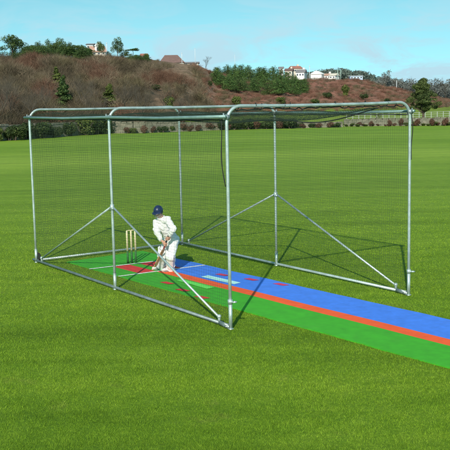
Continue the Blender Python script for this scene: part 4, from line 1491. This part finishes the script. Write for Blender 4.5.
# trees that stand up out of the hazy wood
for k, (px, y0, y1, wpx) in enumerate(((387, 72, 90, 9), (398, 79, 93, 7), (412, 78, 96, 12), (436, 80, 100, 10), (430, 84, 100, 8), (447, 80, 103, 9))):
    d = 368
    t_ = copy_tree(BARE[k % 4])
    tag(t_, ('tall rounded hazy tree, leftmost above the hazy wood', 'thin hazy tree beside the pale pole', 'broad hazy tree above the wood left of the field tree', 'hazy tree directly right of the field tree crown',
             'low hazy tree seen behind the field tree crown', 'hazy tree at the right edge of the picture')[k], 'tree')
    if 'group' in t_: del t_['group']
    p = far(px, y1, d)
    t_.location = p
    s_ = px_size(y1 - y0, d) / 6.4
    t_.scale = (s_ * 0.9, s_ * 0.9, s_)
    bl = []
    gq = random.Random(k)
    for _ in range(14):
        a = gq.uniform(0, 6.28); o = gq.uniform(0, 2.4)
        bl.append(((o * math.cos(a), o * math.sin(a), gq.uniform(2.6, 6.0)), (0.9, 0.9, 0.7)))
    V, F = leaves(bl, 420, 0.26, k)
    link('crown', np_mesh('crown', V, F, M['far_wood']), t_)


# ------------------------------------------------------------------ houses on the ridge
def house(name, label, px, ybase, d, wpx, wall_h, roof_h, wall, roof, rz, depth=7.0, hip=False, wins=3, chimney=True, dormer=False, door=False):
    p = far(px, ybase, d)
    root = thing(name, label, 'house', p, rz)
    W_ = px_size(wpx, d); D_ = depth
    MB().box((0, 0, wall_h / 2 - 1.5), (W_, D_, wall_h + 3)).build('wall', wall, root)
    q = MB()
    o = 0.35; z0 = wall_h + 0.003
    ins = W_ * 0.28 if hip else 0.0
    vs = [(-W_ / 2 - o, -D_ / 2 - o, z0), (W_ / 2 + o, -D_ / 2 - o, z0), (W_ / 2 + o, D_ / 2 + o, z0), (-W_ / 2 - o, D_ / 2 + o, z0),
          (-W_ / 2 - o + ins, 0, z0 + roof_h), (W_ / 2 + o - ins, 0, z0 + roof_h)]
    q.add(vs, [(0, 1, 5, 4), (2, 3, 4, 5), (1, 2, 5), (3, 0, 4), (3, 2, 1, 0)])
    rf = q.build('roof', roof, root)
    if chimney:
        MB().box((W_ * 0.3 - ins * 0.7, 0.3, z0 + roof_h * 0.9), (0.8, 0.6, 1.7)).build('chimney', wall, rf)
    for k in range(wins):
        x_ = -W_ / 2 + W_ * (k + 0.5) / wins
        fr = MB().box((x_, -D_ / 2 - 0.03, wall_h * 0.55), (min(1.3, W_ / wins * 0.6), 0.06, wall_h * 0.42)).build('window', M['wall_white'], root)
        MB().box((x_, -D_ / 2 - 0.07, wall_h * 0.55), (min(1.1, W_ / wins * 0.5), 0.03, wall_h * 0.35)).build('pane', M['glass'], fr)
    if dormer:
        dm = MB().box((W_ * 0.02, -D_ * 0.28, z0 + roof_h * 0.38), (1.9, 2.2, 1.9))
        dm.add([(W_ * 0.02 - 1.2, -D_ * 0.28 - 1.3, z0 + roof_h * 0.38 + 0.96), (W_ * 0.02 + 1.2, -D_ * 0.28 - 1.3, z0 + roof_h * 0.38 + 0.96), (W_ * 0.02, -D_ * 0.28 - 1.3, z0 + roof_h * 0.38 + 2.0), (W_ * 0.02 - 1.2, 1, z0 + roof_h * 0.38 + 0.96), (W_ * 0.02 + 1.2, 1, z0 + roof_h * 0.38 + 0.96), (W_ * 0.02, 1, z0 + roof_h * 0.38 + 2.0)],
               [(0, 1, 2), (0, 2, 5, 3), (1, 4, 5, 2)])
        dd_ = dm.build('dormer', M['wall_white'], root)
        MB().box((W_ * 0.02, -D_ * 0.28 - 1.13, z0 + roof_h * 0.38 + 0.1), (1.1, 0.05, 1.0)).build('pane', M['glass'], dd_)
    return root


FACE = YAW + math.pi / 2 + math.pi       # front of a house toward the field
FACE = YAW - math.pi / 2
house('house', 'pink roofed house with white dormer among the skyline trees', 103, 57.5, 250, 13, 0.9, 1.8, M['wall_cream'], M['roof_pink'], FACE + 0.25, dormer=True, chimney=False)
house('house', 'white upper storey of a house behind the pink roof', 97, 51.5, 275, 6, 1.4, 0.5, M['wall_white'], M['roof_grey'], FACE, wins=2, depth=5, chimney=False)
house('house', 'house with brown hipped roof showing over the brown ridge', 175.5, 68, 255, 23, 1.0, 2.3, M['wall_cream'], M['roof_brown'], FACE + 0.1, hip=True, chimney=False, wins=4)
house('house', 'long low grey roofed building right of the brown hipped roof', 195, 66.8, 262, 14, 0.6, 0.5, M['wall_cream'], M['roof_grey'], FACE, chimney=False, wins=3, depth=5)
house('house', 'red roofed cottage at the right end of the left skyline trees', 149, 60.5, 245, 5, 0.7, 0.8, M['wall_cream'], M['roof_red'], FACE, wins=2, chimney=False, depth=5)
house('house', 'small white house just above the right side of the pines', 283.5, 72, 420, 4, 1.2, .8, M['wall_white'], M['roof_grey'], FACE, wins=1, chimney=False, depth=4)
house('house', 'red roofed house behind the tall white house on the right ridge', 297.5, 74, 430, 9, 2.0, 1.3, M['wall_cream'], M['roof_red'], FACE + 0.3, wins=3)
house('house', 'dark roofed house left of the tall white house on the right ridge', 291.5, 76, 415, 7, 1.8, 1.2, M['wall_cream'], M['roof_brown'], FACE - 0.2, wins=2)
house('house', 'tall white house with grey roof above the end of the pines', 303.5, 78.5, 400, 8, 2.2, 1.4, M['wall_white'], M['roof_grey'], FACE - 0.25, wins=3)
house('house', 'white gabled bungalow right of the tall pole', 319, 79.8, 390, 7, 2.0, 1.5, M['wall_white'], M['wall_white'], FACE + 1.1, wins=2, chimney=False, depth=5)
house('house', 'long white bungalow with pink roof on the right ridge', 328.5, 79.6, 400, 10, 1.3, 1.0, M['wall_white'], M['roof_pink'], FACE, wins=4, depth=5)
house('house', 'low white house with sloping roof, rightmost of the white cluster', 336, 80, 392, 6, 1.5, 1.0, M['wall_white'], M['wall_cream'], FACE - 0.5, wins=2, chimney=False, depth=5)
house('house', 'flat pale blue and white building alone on the right ridge', 357, 80.5, 390, 12, 1.5, 0.25, M['wall_blue'], M['wall_white'], FACE, wins=4, chimney=False, depth=5)


# poles on the skyline
def pole(px, y0, y1, d, r_, ma, label, arm=False):
    p = far(px, y1, d)
    h_ = px_size(y1 - y0, d)
    t_ = thing('pole', label, 'pole', p)
    MB().tube([(0, 0, -1.5), (0, 0, h_ * 0.5), (0, 0, h_)], [r_, r_ * 0.85, r_ * 0.7], 8).build('shaft', M[ma], t_, True)
    q = MB().ball((0, 0, h_), (r_ * 1.4, r_ * 1.4, r_ * 1.2))
    if arm: q.tube([(-0.5, 0, h_ * 0.94), (0.5, 0, h_ * 0.94)], r_ * 0.5, 6)
    q.build('cap', M[ma], t_)


pole(112.5, 45, 57, 238, 0.12, 'pole', 'pale pole left of the tall lone skyline tree')
pole(186, 54.5, 64, 245, 0.10, 'pole', 'short white pole at the right end of the brown hipped roof')
pole(199, 50, 67, 240, 0.07, 'pole', 'tall thin white pole on the ridge left of the pines')
pole(238, 56, 72, 300, 0.06, 'pole', 'thin white pole rising over the pine stand')
pole(311.5, 67, 79, 385, 0.12, 'pole', 'slim pale pole between the tall white house and white bungalow', True)
pole(339.3, 71.5, 80, 385, 0.16, 'pole_green', 'left one of the two greenish posts right of the white houses')
pole(342.3, 71.5, 80, 385, 0.16, 'pole_green', 'right one of the two greenish posts right of the white houses')
pole(397.5, 82, 96, 365, 0.14, 'pole', 'pale pole standing before the hazy wood at right')


# ------------------------------------------------------------------ walls and railing at the field edge
def stone_wall(px0, px1, off, h0, h1, label, n):
    root = thing('stone_wall', label, 'wall', place((px0 + px1) / 2, edge_d((px0 + px1) / 2) + off))
    g = random.Random(int(px0) + 500)
    body, cope = MB(), MB()
    O = root.location
    for k in range(n):
        a = px0 + (px1 - px0) * k / n; c_ = px0 + (px1 - px0) * (k + 1) / n
        pa, pc = place(a, edge_d(a) + off), place(c_, edge_d(c_) + off)
        pa.z = pc.z = 0
        h_ = h0 + (h1 - h0) * (k + .5) / n + g.uniform(-0.05, 0.05)
        dv = pc - pa; ang = math.atan2(dv.y, dv.x); mid = (pa + pc) / 2
        body.box((mid.x - O.x, mid.y - O.y, h_ / 2 - 0.15 - O.z), (dv.length - 0.006, 0.4, h_ + 0.3), ang)
        m_ = max(2, int(dv.length / 0.6))
        for j in range(m_):
            q = pa.lerp(pc, (j + .5) / m_)
            cope.box((q.x - O.x, q.y - O.y, h_ + 0.09 - O.z + g.uniform(-0.02, 0.03)), (dv.length / m_ * 0.9, 0.46, 0.18 + g.uniform(-0.04, 0.05)), ang + g.uniform(-0.05, 0.05))
    body.build('masonry', M['stone'], root)
    cope.build('coping', M['stone'], root)


stone_wall(-40, 112, 0.6, 1.5, 1.35, 'dark mossy stone wall below the bare trees on the left', 12)
stone_wall(113, 228, 0.8, 1.35, 0.8, 'pale tan stone wall behind the middle of the cage', 10)
stone_wall(229, 344, 1.0, 0.55, 0.55, 'low broken stone wall behind the open end of the cage', 10)
stone_wall(345, 500, 4.0, 0.85, 0.85, 'pale stone wall behind the russet bushes on the right', 12)

rl = thing('metal_railing', 'pale post and rail fence on the meadow by the lone field tree', 'fence', place(420, 150))
O = rl.location
prev = None
rails = MB()
for k in range(26):
    px = 348 + k * 6.0
    d = 150 + 0.06 * abs(px - 400)
    p = place(px, d) - O
    MB().box((p.x, p.y, p.z + 0.55), (0.08, 0.08, 1.3)).build('fence_post', M['rail'], rl)
    if prev is not None:
        for hh in (0.45, 0.8, 1.12):
            rails.tube([prev + Vector((0, 0, hh)), p + Vector((0, 0, hh))], 0.025, 6)
    prev = p
rails.build('rails', M['rail'], rl)

# every prototype that was never set down is dropped
for o in list(COL.objects):
    if o.parent is None and o.get('label') == 'x':
        for c_ in list(o.children): bpy.data.objects.remove(c_)
        bpy.data.objects.remove(o)
